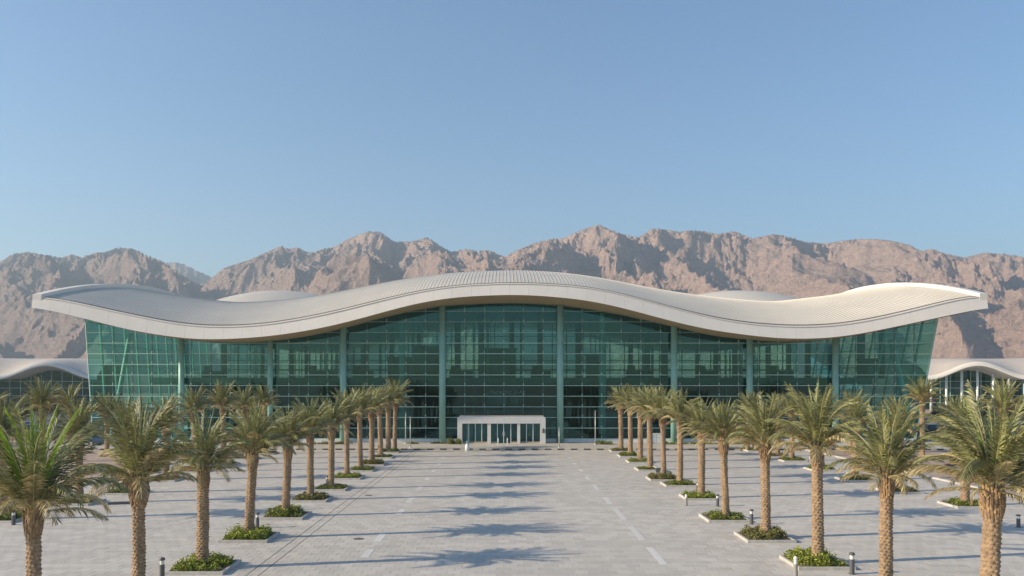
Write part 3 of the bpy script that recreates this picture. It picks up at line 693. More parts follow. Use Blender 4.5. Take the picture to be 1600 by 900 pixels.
s = MB(); s.bbox((x0+.3, 2.25, 0), (x1-.3, 2.3, zh)); s.build('back_panel', M['inner_teal'], ent)
s = MB(); s.lathe([(.001, -.3), (.14, -.26), (.17, -.1), (.12, .02), (.17, .16), (.10, .28), (.001, .3)], n=10)
o = s.build('wall_lamp', M['bollard'], loc=(PX(848.5, ED-.12), ED-.14, PZ(673, ED))); tag(o, 'small dark lamp on the right pier of the white entrance', 'lamp')
# person behind the door glass
def skin_person(loc, rz, label):
    e = empty('person', loc, rz, label=label, cat='person')
    J = [(0,0,.95,.14,.11),(0,0,1.15,.13,.10),(0,0,1.35,.17,.11),(0,.0,1.48,.06,.06),(0,-.01,1.57,.075,.09),(0,-.01,1.68,.07,.085),
         (-.1,0,.88,.09,.09),(-.11,.01,.48,.06,.06),(-.12,.02,.08,.04,.045),(-.13,-.12,.03,.035,.03),(.1,0,.88,.09,.09),(.12,-.02,.48,.06,.06),(.13,.0,.08,.04,.045),(.14,-.13,.03,.035,.03),
         (-.2,0,1.4,.05,.05),(-.25,.0,1.12,.038,.038),(-.24,-.06,.88,.028,.028),(-.24,-.09,.80,.022,.03),(.2,0,1.4,.05,.05),(.25,.0,1.12,.038,.038),(.25,-.07,.88,.028,.028),(.25,-.1,.80,.022,.03)]
    E = [(0,1),(1,2),(2,3),(3,4),(4,5),(0,6),(6,7),(7,8),(8,9),(0,10),(10,11),(11,12),(12,13),(2,14),(14,15),(15,16),(16,17),(2,18),(18,19),(19,20),(20,21)]
    for h in (17, 21):
        sx_ = -1 if h == 17 else 1; b0 = J[h]
        for q in range(4):
            J.append((b0[0]+sx_*.004, b0[1]-.02+.013*q, b0[2]-.06+.004*abs(q-1.5), .008, .008)); E.append((h, len(J)-1))
        J.append((b0[0]-sx_*.02, b0[1]-.035, b0[2]-.03, .009, .009)); E.append((h, len(J)-1))
    me = bpy.data.meshes.new('body'); me.from_pydata([j[:3] for j in J], E, []); o = bpy.data.objects.new('body', me); COL.objects.link(o)
    sk = o.modifiers.new('skin', 'SKIN'); sv = me.skin_vertices[0].data
    for i, j in enumerate(J): sv[i].radius = (j[3], j[4])
    sv[0].use_root = True; ss = o.modifiers.new('sub', 'SUBSURF'); ss.levels = 1; ss.render_levels = 1
    dg = bpy.context.evaluated_depsgraph_get(); m2 = bpy.data.meshes.new_from_object(o.evaluated_get(dg)); bpy.data.objects.remove(o)
    m2.materials.clear(); m2.materials.append(mat('tan_clothes', (.50, .33, .18), .8)); m2.materials.append(mat('skin', (.35, .2, .13), .6)); m2.materials.append(mat('dark_trousers', (.05, .05, .07), .8))
    for p in m2.polygons: p.material_index = 1 if (p.center.z > 1.49 or (p.center.z < .92 and abs(p.center.x) > .2)) else (2 if p.center.z < .92 else 0); p.use_smooth = True
    m2.name = 'body'; obj('body', m2, e)
    s = MB(); s.lathe([(.02,1.60),(.085,1.63),(.095,1.70),(.07,1.76),(.01,1.785)], (0,.012,0), 12); s.build('hair', mat('dark_hair', (.02,.015,.01), .8), e, True)
    s = MB(); s.box((-.03,-.095,1.655), (.018,.012,.01)); s.box((.03,-.095,1.655), (.018,.012,.01)); s.box((0,-.10,1.63), (.016,.02,.03), taper=(.6,.6)); s.box((0,-.093,1.59), (.04,.01,.008)); s.build('face', mat('face_detail', (.12,.05,.04), .7), e)
skin_person((PX(827.5, 105.5), 105.6, .142), 0, 'person in a tan top standing behind the glass of the right entrance bay')

# ------------------------------------------------------------------ small things by the entrance
def light_pole(px, yb, ytop, D, label, m='pole'):
    x = PX(px, D); e = empty('light_pole', (x, D, 0.14 if D > 96 else 0), label=label, cat='light pole', group='thin light poles before the terminal'); h = PZ(ytop, D)-e.location.z
    s = MB(); s.tube((0,0,0), (0,0,h), .07, .045, 8); s.build('pole', M[m], e, True)
    s = MB(); s.box((0,-.18,h), (.14,.5,.07)); s.build('lamp_head', M['bollard_pale'], e)
    s = MB(); s.tube((0,0,0), (0,0,.12), .14, .12, 10); s.build('base_plate', M['pole'], e)
light_pole(641, 705, 651, 97.5, 'thin grey light pole beside the last palm of the left inner row')
light_pole(633.5, 690, 645, 104, 'second thin light pole, close to the glass behind the left inner palms')
light_pole(873.5, 703, 668, 97.5, 'short thin light pole in front of the column right of the entrance')
light_pole(930, 690, 642, 103, 'thin light pole left of the farthest right inner palms, by the glass')
s = MB(); s.lathe([(.27,0),(.28,.45),(.20,.78),(.13,.92)], n=14); e = empty('water_barrier', (PX(730,94.5),94.5,0), label='white bottle shaped barrier with a teal neck and mast by the kerb', cat='barrier')
s.build('body', M['plastic_white'], e, True)
s = MB(); s.lathe([(.13,.921),(.14,1.2),(.11,1.22)], n=12); s.build('neck', M['plastic_teal'], e, True)
s = MB(); s.tube((0,0,1.22), (0,0,3.1), .025, n=6); s.build('mast', M['plastic_teal'], e)
for px, lb in ((778.3, 'left white bollard before the middle entrance doors'), (792.7, 'right white bollard before the middle entrance doors')):
    s = MB(); s.lathe([(.07,0),(.07,.78),(.05,.84),(.001,.86)], n=12); e = empty('white_bollard', (PX(px,102.5),102.5,.14), label=lb, cat='bollard'); s.build('post', M['plastic_white'], e, True)
    s = MB(); s.lathe([(.11,0),(.10,.03)], n=12); s.build('foot', M['plastic_white'], e)
e = empty('cabinet', (PX(1025.5,104.5),104.5,.14), label='white utility cabinet on the pavement behind the right inner palms', cat='cabinet')
s = MB(); s.bbox((-.6,0,.1),(.6,.5,1.25)); s.build('body', M['plastic_white'], e); s = MB(); s.bbox((-.65,-.05,1.252),(.65,.55,1.32)); s.build('lid', M['plastic_white'], e)
s = MB(); s.bbox((-.62,.02,0),(.62,.48,.1)); s.build('base', M['kerb'], e); s = MB(); s.bbox((-.01,-.012,.15),(.01,-.001,1.2)); s.build('door_gap', M['joint'], e)

# ------------------------------------------------------------------ shrubs
def leaf_cloud(n, fn, size, seed, up=.5):
    r = np.random.default_rng(seed); C = fn(r, n); nrm = r.normal(size=(n, 3)); nrm[:, 2] = np.abs(nrm[:, 2])+up
    nrm /= np.linalg.norm(nrm, axis=1)[:, None]; a = np.cross(nrm, r.normal(size=(n, 3))); a /= np.linalg.norm(a, axis=1)[:, None]; b = np.cross(nrm, a)
    L_ = (size*r.uniform(.6, 1.3, n))[:, None]; W = L_*.42
    V = np.stack([C-a*L_, C-b*W, C+a*L_, C+b*W], 1).reshape(-1, 3)
    return V, np.arange(4*n).reshape(-1, 4)
def shrub_fn(hw, hd, h, nb, seed, gap=.25):
    rb = np.random.default_rng(seed+500); B = np.stack([rb.uniform(-hw+.15, hw-.15, nb), rb.uniform(-hd+.15, hd-.15, nb), rb.uniform(.35, 1, nb)*h, rb.uniform(.2, .42, nb)], 1)
    def fn(r, n):
        k = r.integers(0, nb, n); b = B[k]; th = r.uniform(0, 2*np.pi, n); ph = np.arccos(r.uniform(0, 1, n)); q = r.uniform(.7, 1.08, n)
        x = b[:, 0]+b[:, 3]*np.sin(ph)*np.cos(th)*q; y = b[:, 1]+b[:, 3]*np.sin(ph)*np.sin(th)*q; z = b[:, 2]*np.cos(ph)*q+.03
        x = np.clip(x, -hw, hw); y = np.clip(y, -hd, hd); return np.stack([x, y, z], 1)
    return fn
shr = []
for i in range(4):
    V, Q = leaf_cloud(3400, shrub_fn(1.06, 1.06, .50+.07*(i % 2), 44, 30+i), .075, 60+i)
    shr.append({k: np_mesh('shrub', V, Q, M[k]) for k in ('shrub_g', 'shrub_b', 'shrub_n')})
cor = MB(); cor.bbox((-1.1,-1.1,0.001),(1.1,1.1,.11)); soil_m = cor.mesh('soil', M['soil'])
def kstone(a, b_): s = MB(); s.bbox(a, b_); return s.mesh('kerb_stone', M['kerb'])
KS = [kstone((-1.22,-1.22,.0005),(-.003,-1.1,.14)), kstone((.003,-1.22,.0005),(1.22,-1.1,.14)), kstone((-1.22,1.1,.0005),(-.003,1.22,.14)), kstone((.003,1.1,.0005),(1.22,1.22,.14)),
      kstone((-1.22,-1.094,.0005),(-1.1,-.003,.139)), kstone((-1.22,.003,.0005),(-1.1,1.094,.139)), kstone((1.1,-1.094,.0005),(1.22,-.003,.139)), kstone((1.1,.003,.0005),(1.22,1.094,.139))]

# ------------------------------------------------------------------ palms
def frond_mesh(name, L_, inc0, bend, spread, vee, lm, seed, dens=54, wid=.027, twist=0.0, llen=.55):
    r = random.Random(seed); s = MB(); n = 12; pts = []; p = Vector((0,0,0)); ang = R(inc0); sl = L_/n; side = 0
    sw = r.uniform(-.12, .12)
    for i in range(n+1):
        pts.append(p.copy()); t = i/n; d = Vector((math.sin(ang), sw*t, math.cos(ang))).normalized(); p = p+d*sl; ang += R(bend)*(.35+1.3*t)/n
    def at(t):
        f = min(t*n, n-1e-4); i = int(f); q = pts[i].lerp(pts[i+1], f-i); d = (pts[i+1]-pts[i]).normalized(); return q, d
    for i in range(n):                          # stalk, triangular in section
        r0, r1 = .030*(1-i/n)+.004, .030*(1-(i+1)/n)+.004
        s.tube(pts[i], pts[i+1], r0, r1, 3, 1, False)
    for i in range(dens):
        t = .13+.87*(i+.5)/dens; q, d = at(t); lat = Vector((0,1,0)); nor = d.cross(lat).normalized()*-1
        if nor.z < 0 and inc0 < 60: nor = nor
        prof = (math.sin(math.pi*min(1, (t-.05)*.93+.1))**.55)*(.55 if t > .93 else 1)
        for sd_ in (-1, 1):
            ll = llen*prof*r.uniform(.8, 1.12); f = R(spread+r.uniform(-9, 9)-22*t); v = R(vee+r.uniform(-14, 14))
            dirv = (d*math.cos(f)+(lat*sd_*math.cos(v)+nor*math.sin(v))*math.sin(f)).normalized()
            dr = Vector((0,0,-1))*(.10+.12*r.random())*ll
            w_ = d*wid*r.uniform(.8, 1.2); tip = q+dirv*ll+dr; mid = q+dirv*ll*.45
            s.add([tuple(q-w_*.3), tuple(mid-w_), tuple(tip), tuple(mid+w_)], [(0,1,2,3)], 0)
    return s.mesh(name, [M[lm], M['rachis']])
# families: (inclination from the vertical, extra bend, leaflet spread, vee, material, length)
FAM = {
 'heart': [frond_mesh('frond', 2.6, 2+3*i, 18+8*i, 24, 42, 'frond_new', 100+i, 46, llen=.42) for i in range(4)],
 'green': [frond_mesh('frond', 2.7, 3+4*i, 14+6*i, 24, 42, 'frond_bright', 105+i, 60, llen=.5) for i in range(4)],
 'upper': [frond_mesh('frond', 3.05, 9+4*i, 38+11*i, 44, 35, 'frond_mid', 110+i) for i in range(5)],
 'mid':   [frond_mesh('frond', 2.75, 27+6*i, 62+12*i, 50, 25, 'frond_mid', 120+i) for i in range(5)],
 'outer': [frond_mesh('frond', 2.45, 38+7*i, 70+9*i, 50, 18, 'frond_old', 130+i) for i in range(5)],
 'low':   [frond_mesh('frond', 2.0, 68+7*i, 50+6*i, 48, 10, 'frond_old', 140+i) for i in range(3)],
 'dry':   [frond_mesh('frond', 1.15, 50+12*i, 120, 30, 5, 'frond_dry', 150+i, 34, .03, llen=.34) for i in range(2)],
}
def trunk_mesh(H, r0, seed):
    r = random.Random(seed); na, nh = 40, int(H*22); A, Hh = np.meshgrid(np.linspace(0, 2*np.pi, na, endpoint=False), np.linspace(0, H, nh), indexing='ij')
    rows, per = 7.2, 9                                           # leaf scars: rows per metre, scars around
    v = Hh*rows; row = np.floor(v); fv = v-row; u = A/(2*np.pi)*per+.5*(row % 2)+.13*np.sin(row*3.1); fu = np.abs((u-np.floor(u))-.5)*2
    sh = np.clip(1-fu**2.2*.85-(1-fv)*.9, 0, 1)*(.35+.65*fv)      # each scar leans out towards its upper rim
    rad = r0*(1.0-.10*Hh/H+.30*np.exp(-Hh/.22))+.075*sh+.012*np.sin(A*3+Hh*2+seed)+.010*np.sin(Hh*9+seed+A)
    V = np.stack([rad*np.cos(A), rad*np.sin(A), Hh], 2).reshape(-1, 3)
    i = np.arange(na)[:, None]; j = np.arange(nh-1)[None, :]; a = i*nh+j; b = ((i+1) % na)*nh+j
    Q = np.stack([a, b, b+1, a+1], 2).reshape(-1, 4)
    return np_mesh('trunk', V, Q, M['trunk'], False)
TR = [trunk_mesh(1.0*4.4, .245, 1), trunk_mesh(4.4, .23, 2), trunk_mesh(4.4, .26, 3)]
def boss_mesh(seed, H=1.05):
    r = random.Random(seed); s = MB()
    s.lathe([(.22,0),(.29,.2),(.35,.5),(.34,.8),(.24,1.05),(.14,1.35)], n=14)
    k = 0
    for j in range(13):
        z = .02+j*.092; rad = np.interp(z, [0,.2,.5,.8,1.05,1.35], [.22,.29,.35,.34,.24,.14])
        for i in range(10):
            a = 2*math.pi*(i+.5*(j % 2)+r.uniform(-.12,.12))/10; ln = r.uniform(.13, .24)+(.16 if j > 9 else 0); out = r.uniform(.30, .62)*(1-j/20)
            wv = .062; c_, s_ = math.cos(a), math.sin(a); p = Vector((c_*rad*.93, s_*rad*.93, z)); t_ = Vector((-s_, c_, 0)); o_ = Vector((c_, s_, 0))
            q = p+Vector((0,0,1))*ln+o_*ln*out
            s.add([tuple(p-t_*wv*1.2), tuple(p+t_*wv*1.2), tuple(p+o_*.07+t_*wv*.3), tuple(q-t_*wv*.55), tuple(q+t_*wv*.55), tuple(q-o_*.05)],
                  [(0,2,3),(2,4,3),(2,1,4),(0,3,5),(1,5,4),(3,4,5)])
    return s.mesh('leaf_bases', M['boss'])
BO = [boss_mesh(5), boss_mesh(6)]
sock = None
def make_palm(X, D, H, cs, label, group, seed, lean=(0,0), nf=52, green=False, fat=1.0):
    r = random.Random(seed); e = empty('date_palm', (X, D, .1), 0, label=label, cat='palm tree', group=group)
    if lean == (0,0): lean = (r.gauss(0, .9), r.gauss(0, .9))
    H *= r.uniform(.97, 1.03); e.rotation_euler = (R(lean[1]), R(lean[0]), 0)
    hb = 1.0*fat
    obj('trunk', TR[seed % 3], e, (0,0,0), (0,0,r.uniform(0,6.28)), (fat*r.uniform(.9, 1.06), fat*r.uniform(.9, 1.06), (H-hb*.75)/4.4))
    b = r.uniform(.74, .92)*fat
    obj('leaf_bases', BO[seed % 2], e, (0,0,H-hb*.95), (0,0,r.uniform(0,6.28)), (b, b, .95))
    ga = 2.39996; a0 = r.uniform(0, 6.28)
    counts = [('heart', .17), ('upper', .25), ('mid', .27), ('outer', .20), ('low', .04)]
    seq = []
    for k, f in counts: seq += [k]*max(1, round(nf*f))
    seq += ['dry']*r.choice((1, 1, 2, 3))
    for i, k in enumerate(seq):
        if green and (k == 'heart' or (k == 'upper' and r.random() < .55)): k = 'green'
        t = i/len(seq); az = a0+i*ga+r.uniform(-.25,.25); me = r.choice(FAM[k]); sc_ = cs*r.uniform(.86, 1.1)
        rad = .05+.16*t; z = H+.30-.36*t
        o = obj('frond', me, e, (rad*math.cos(az), rad*math.sin(az), z), (r.gauss(0,.07), r.gauss(0,.06), az), (sc_*.88, sc_*r.choice((1,-1))*.95, sc_))
    return e
ROWL = 'in the row left of the avenue'; ROWR = 'in the row right of the avenue'
def planter(X, D, name, kind, seed, sx=1.0):
    r = random.Random(seed); e = empty('planter_bed', (X, D, .0), 0, label='square kerbed bed under the '+name, cat='planter', group='kerbed planting beds under the palms')
    for m_ in KS: obj('kerb_stone', m_, e)
    obj('soil', soil_m, e)
    o = obj('shrub', shr[seed % 4][kind], None, (X, D, .10), (0,0,r.choice((0,1,2,3))*math.pi/2), (1,1,r.uniform(.62,1.05)*(1.05 if D < 50 else .85)))
    tag(o, {'shrub_g':'low green','shrub_b':'sparse olive brown','shrub_n':'bright yellow green'}[kind]+' shrubs under the '+name, 'shrub', 'low shrubs in the planting beds')
NEAR = 0.0
# inner rows: base column and row measured in the photograph, trunk height to the crown, crown size, lean
IL = [(55,1060,4.35,.98,(0,0),1),(217,956,4.5,1.0,(.0,.2),0),(316,888,4.15,.86,(.6,0),0),(388,841,4.35,.92,(3.2,0),0),(446,807,4.1,.82,(2.2,0),0),(485,781,4.45,.86,(0,0),0),
      (517,764,4.4,.85,(0,0),0),(542,747,4.9,.86,(0,0),0),(563,735,5.2,.88,(-1,0),0),(581,726,5.1,.82,(0,0),0),(595,715,5.2,.85,(0,0),0),(606.5,706.5,5.3,.8,(0,0),0),(616.5,703.8,5.6,.98,(1,0),0)]
IR = [(1543,1034,4.7,.98,(0,0),0),(1383,944,4.55,.86,(0,0),0),(1278,881,4.95,1.0,(-.6,0),0),(1196.5,841,4.55,.92,(-.5,0),0),(1134,811,4.4,.86,(-2,0),0),(1095.7,778,4.45,.86,(0,0),0),
      (1062,758,4.8,.86,(0,0),0),(1037,749,5.0,.9,(-1,0),0),(1016,734,5.0,.88,(-1,0),0),(1000,722,5.0,.84,(0,0),0),(985,713,5.2,.84,(0,0),0),(970.5,705,5.3,.9,(0,0),0)]
OL = [(5,812,4.6,.95),(124,786,4.3,.9),(198,770,4.3,.85),(259,750,4.4,.85),(305,737,5.2,.85),(350,726,5.5,.88),(385,717,5.2,.85),(415,709,5.4,.85)]
OR_ = [(1508,790,4.4,.92),(1405,768,4.4,.9),(1336,750,4.5,.85),(1283,734,4.6,.85),(1237,720,4.6,.85),(1214,713,4.6,.85),(1180,704.5,4.6,.8),(1168,704.5,4.3,.8)]
PINK = ('shrub_g','shrub_n','shrub_g','shrub_b')
DET = {'L0':'bright green upright heart fronds','L1':'tall feathery olive crown','L2':'short crown and slim trunk','L3':'trunk leaning slightly right'}
for tagc, rows, side in (('L', IL, 'left'), ('R', IR, 'right')):
    for i, (px, py, H, cs, lean, gr) in enumerate(rows):
        D = F*CH/(py-HZ); X = PX(px, D); cs *= 1.02
        nm = ORD[i]+' palm just '+side+' of the avenue'
        look = {('L',0):' with bright green upright heart',('L',3):' leaning slightly right',('R',0):' with widest golden crown',('L',12):' without planting bed'}.get((tagc, i), '')
        make_palm(X, D, H, cs, 'date palm'+look+', '+ORD[i]+' of the row just '+side+' of the avenue', 'date palms in rows beside the avenue', 1000+ord(tagc)*20+i, lean,
                  64 if D < 60 else 60, bool(gr), .80 if D < 23 and X < 0 else (.96 if D < 75 else 1.08))
        kd = 'shrub_n' if D < 36 else PINK[(i*7+ord(tagc)) % 4]
        if not (tagc == 'L' and i == 12):
            planter(X+(.1 if side == 'left' else -.1), D-.05, nm, kd, i*3+ord(tagc))
for tagc, rows, side in (('l', OL, 'left'), ('r', OR_, 'right')):
    for i, (px, py, H, cs) in enumerate(rows):
        D = F*CH/(py-HZ); X = PX(px, D)
        nm = ORD[i]+' palm of the outer '+side+' row'
        make_palm(X, D, H, cs, 'date palm, '+ORD[i]+' of the outer row on the '+side+' side of the plaza', 'date palms in rows beside the avenue', 3000+ord(tagc)*20+i, (0,0), 60, False, 1.08)
        if not (tagc == 'r' and i == 7): planter(X, D-.05, nm, PINK[(i*5+ord(tagc)) % 4], i*3+ord(tagc))
for i, (px, D, H, cs, side) in enumerate(((67,74.5,5.6,.95,'left'),(112,82,5.2,.9,'left'),(167,88,4.4,.9,'left'),(-20,70,5.0,.9,'left'),(1441,84,5.9,.95,'right'),(1567,70,5.6,.9,'right'),(1330,92,4.6,.85,'right'),(1490,78,4.2,.85,'right'))):
    make_palm(PX(px, D), D, H, cs, 'date palm beyond the outer %s row, standing %s' % (side, ['before the left hall and tallest there','between the left hall and the terminal corner','before the terminal\'s left glass corner','at the left picture edge',
        'before the terminal\'s right glass corner','before the right hall and its white columns','before the glass by the raking strut','between the two right hall palms'][i]), 'date palms beyond the outer rows', 5000+i, (0,0), 60, False, 1.08)
    s = MB(); s.lathe([(.9,0),(.85,.09)], n=18); o = s.build('tree_pit', M['soil'], None, loc=(PX(px, D), D, 0)); tag(o, 'round soil pit under the palm '+['before the left hall','left of the terminal corner','by the left glass corner','at the left picture edge','by the right glass corner','before the right hall','by the raking strut','between the two right hall palms'][i], 'tree pit', 'round tree pits')

# ------------------------------------------------------------------ bollards and other plaza furniture
def bollard(px, py, h, label, style=0):
    D = F*CH/(py-HZ); e = empty('bollard_light', (PX(px, D), D, .001), label=label, cat='bollard', group='bollard lights on the plaza')
    m_ = 'bollard' if style != 1 else 'bollard_pale'; r = .10 if style != 1 else .085
    s = MB(); s.lathe([(r,0),(r,h*.68)], n=18); s.build('post', M[m_], e, False)
    s = MB(); s.lathe([(r*.86,h*.681),(r*.86,h*.87)], n=18); s.build('diffuser', M['bollard_light'], e)
    s = MB()
    if style == 1: s.lathe([(r,h*.871),(r,h*.93),(r*.7,h*.97),(.001,h)], n=18)
    else: s.lathe([(r*1.18,h*.871),(r*1.22,h*.93),(r*.9,h*.985),(.001,h)], n=18)
    s.build('cap', M['bollard' if style != 1 else 'bollard_light'], e, False)
    s = MB(); s.lathe([(r*1.4,0),(r*1.4,.015)], n=18); s.build('base_plate', M['bollard'], e)
for a in ((253,906,.92,'bollard light with domed blue grey cap between the two nearest left trunks',0),(402,825,.86,'bollard light behind the leaning fourth palm of the left row',0),
          (511,760,.84,'bollard light by the trunk of the seventh left row palm',0),(21,820,.8,'bollard light at the left edge by the outermost planting bed',0),
          (1331,897,.92,'dark bollard light right of the yellow green planting bed in the right foreground',0),(1243,908,1.02,'slim pale bollard light at the left corner of the right foreground bed',1),
          (1174,819,.86,'dark bollard light right of the fifth right row palm bed',0),(1121,791,.78,'dark bollard light right of the sixth right row bed',0),
          (1072,790,.75,'slim pale bollard light left of the sixth right row bed',1),(1591,824,.72,'stout bollard light at the right picture edge',0),
          (1090,768,.7,'bollard light behind the seventh right row bed',0),(1266,724,.7,'thin bollard light far right near the outer row',1)):
    bollard(*a)
for px, py, lb in ((575.5,774,'small round manhole cover beside the drainage slots'),(560,842,'second manhole cover nearer the camera by the left dashes')):
    D = F*CH/(py-HZ); s = MB(); s.lathe([(.28,0),(.28,.008),(.25,.012)], n=20); o = s.build('manhole_cover', M['joint'], None, loc=(PX(px, D), D, 0)); tag(o, lb, 'manhole cover')
for px, py, lb in ((187,788,'dark kerb block lying beside the third outer left bed'),):
    D = F*CH/(py-HZ); s = MB(); s.prism([(-.75,0),(.75,0),(.7,.16),(-.7,.16)], -.12, .12); o = s.build('wheel_stop', M['bollard'], None, loc=(PX(px, D), D, .001)); o.rotation_euler = (0,0,R(12)); tag(o, lb, 'wheel stop')
D = F*CH/(737-HZ); e = empty('bench', (PX(1026, D), D, .001), R(90), label='small grey bench beside the ninth bed of the right inner row', cat='bench')
s = MB(); s.bbox((-.75,-.22,.40),(.75,.22,.47)); s.build('seat', M['kerb'], e)
for q in (-.55, .55): s = MB(); s.bbox((q-.08,-.18,0),(q+.08,.18,.398)); s.build('leg', M['bollard'], e)

# hedges and bushes by the terminal
def hedge(x, y, hw, hd, h, k, n, label, seed, name='hedge', z=.14):
    V, Q = leaf_cloud(n, shrub_fn(hw, hd, h, max(6, int(hw*hd*14)), seed), .075, seed)
    o = obj(name, np_mesh(name, V, Q, M[k]), None, (x, y, z)); tag(o, label, name.replace('_', ' ')); return o
hedge(PX(710,103.5), 103.5, .85, .7, 1.0, 'shrub_g', 2600, 'dark round bush against the left pier of the white entrance', 201, 'bush')
hedge(PX(692,104.5), 104.5, 1.7, .5, .32, 'shrub_b', 1500, 'low olive hedge left of the entrance bush', 202)
hedge(PX(643,104), 104, .9, .5, .4, 'shrub_n', 1200, 'small yellow green hedge behind the thin light pole', 203)
hedge(PX(944,103), 103, 1.15, .6, .5, 'shrub_g', 1500, 'small green bed left of the first far right palms', 204)
for i, (px, hw) in enumerate(((1060,2.2),(1125,3.5),(1205,3.5),(1262,3))):
    hedge(PX(px,103.5), 103.5, hw, .6, .4, 'shrub_n', 2400, 'long low yellow hedge by the terminal on the right, '+['first','second','third','fourth'][i]+' from the entrance', 210+i)
for i, (px, hw) in enumerate(((520,2.5),(455,3.2),(400,3))):
    hedge(PX(px,103.5), 103.5, hw, .6, .4, 'shrub_b', 2200, 'long low olive hedge by the terminal on the left, '+['first','second','third'][i]+' from the entrance', 220+i)
for i, (x, y, hw, hd) in enumerate(((-44,62,3.5,.8),(-46,68,5,.9),(-52,78,6,1.0),(-60,92,7,1.0),(46,70,5,.9),(54,80,6,1.0),(64,94,7,1.0))):
    hedge(x, y, hw, hd, .7, ('shrub_b','shrub_n')[i % 2], 4200, 'waist high hedge on the reddish ground beyond the outer %s palms, %s' % ('left' if x < 0 else 'right', ['nearest','second','third','farthest','nearest','second','farthest'][i]), 230+i, z=0)

# ------------------------------------------------------------------ background trees
def tree(X, D, H, W, seed, label):
    r = random.Random(seed); e = empty('bushy_tree', (X, D, -.01), 0, label=label, cat='tree', group='bushy trees before the side halls')
    s = MB(); s.tube((0,0,0), (.1,0,H*.45), .16, .10, 8)
    for i in range(6):
        a = r.uniform(0, 6.28); q = W*.35; s.tube((.1*.8,0,H*.38), (q*math.cos(a), q*math.sin(a), H*r.uniform(.6,.85)), .07, .02, 6)
    s.build('trunk', M['stem'], e)
    B = [(r.uniform(-.36,.36)*W, r.uniform(-.36,.36)*W, H*r.uniform(.45,.86), W*r.uniform(.14,.26)) for _ in range(13)]
    B = np.array(B)
    def fn(rr, n):
        k = rr.integers(0, len(B), n); d = rr.normal(size=(n,3)); d /= np.linalg.norm(d, axis=1)[:, None]; q = rr.uniform(.5, 1.05, n)[:, None]
        return B[k, :3]+d*B[k, 3:4]*q*np.array([1,1,.75])
    V, Q = leaf_cloud(2600, fn, .15, seed); obj('crown', np_mesh('crown', V, Q, M['tree_leaf']), e)
tl = [(8,150,5),(35,140,4.5),(60,155,5.5),(88,145,5.5),(108,150,6),(130,138,4.5),(20,170,5.5),(1470,150,4),(1492,143,4.2),(1512,150,4.8),(1535,140,4.2),(1552,152,5),(1580,146,4.6),(1598,140,4.5),(1620,150,5),(-25,150,5)]
for side in ('left', 'right'):
    grp = sorted(t for t in tl if (t[0] < 700) == (side == 'left'))
    for i, (px, D, H) in enumerate(grp):
        tree(PX(px, D), D, H, H*1.15, 700+i+(20 if side == 'right' else 0), 'bushy olive tree before the %s hall, %s from the left' % (side, ['first','second','third','fourth','fifth','sixth','seventh','eighth'][i]))

# ------------------------------------------------------------------ cars
def make_car(X, D, rz, col, label, suv, z=0.0):
    e = empty('parked_car', (X, D, z), rz, label=label, cat='car', group='cars parked beside the terminal')
    Hh = 1.75 if suv else 1.45; W = .92
    prof = [(-2.25,.35),(-2.3,.75),(-2.2,.95),(2.05,1.02) if suv else (-1.5,1.0)]
    lower = [(-2.25,.32),(-2.32,.6),(-2.25,.88),(-1.3,.98),(2.15,1.0),(2.3,.75),(2.25,.32)]
    s = MB()
    def loft(poly, w0, zin, top):
        n = len(poly); vs = []
        for y, k in ((-1, 1), (1, 1)):
            for x, zz in poly: vs.append((x, y*w0*(1-zin*max(0, zz-.6)), zz))
        return vs, [tuple(range(n)), tuple(range(2*n-1, n-1, -1))]+[(i, n+i, n+(i+1) % n, (i+1) % n) for i in range(n)]
    v, f = loft(lower, W, .10, 1); s.add(v, f)
    cab = [(-1.35,.985),(-.65,Hh-.04),(-.2,Hh),(1.3 if suv else .9,Hh),(2.1 if suv else 1.75,1.0)]
    v, f = loft(cab, W*.98, .22, 1); s.add(v, f); b_ = s.build('body', M['car_'+col], e)
    for y in (-1, 1):                                        # side windows, proud by a few millimetres
        s = MB(); c2 = [(-1.12,1.03),(-.62,Hh-.12),(.1,Hh-.09),(.1,1.03)]; c3 = [(.17,1.03),(.17,Hh-.09),(1.15 if suv else .82,Hh-.1),(1.75 if suv else 1.4,1.03)]
        for c_ in (c2, c3):
            vs = [(x, y*(W*.98*(1-.22*(zz-.6))+.006), zz) for x, zz in c_]; s.add(vs, [(0,1,2,3) if y < 0 else (3,2,1,0)])
        s.build('side_window', M['car_glass'], e)
    for c_, nm in (([(-1.33,1.03),(-.70,Hh-.08)], 'windscreen'), ([(2.08 if suv else 1.72,1.04),(1.36 if suv else .97,Hh-.06)], 'rear_window')):
        sg2 = -1 if nm == 'windscreen' else 1; (xa, za), (xb, zb2) = c_; s = MB(); wa, wb = W*.98*(1-.22*(za-.6))-.08, W*.98*(1-.22*(zb2-.6))-.08; o2 = .02*sg2
        s.add([(xa+o2, -wa, za+.015), (xa+o2, wa, za+.015), (xb+o2, wb, zb2+.015), (xb+o2, -wb, zb2+.015)], [(0,1,2,3)]); s.build(nm, M['car_glass'], e)
    for x in (-1.42, 1.42):
        for y in (-1, 1):
            s = MB(); s.tube((x, y*.70, .33), (x, y*.93, .33), .33, .33, 16); wo = s.build('wheel', M['tyre'], e)
            s = MB(); s.tube((x, y*.931, .33), (x, y*.945, .33), .2, .19, 12); s.build('rim', M['rim'], wo)
    for y in (-1, 1):
        s = MB(); s.box((-2.285, y*.62, .72), (.06,.36,.14)); s.build('headlight', M['lamp_glass'], e)
        s = MB(); s.box((2.27, y*.66, .82), (.05,.26,.16)); s.build('tail_light', M['tail'], e)
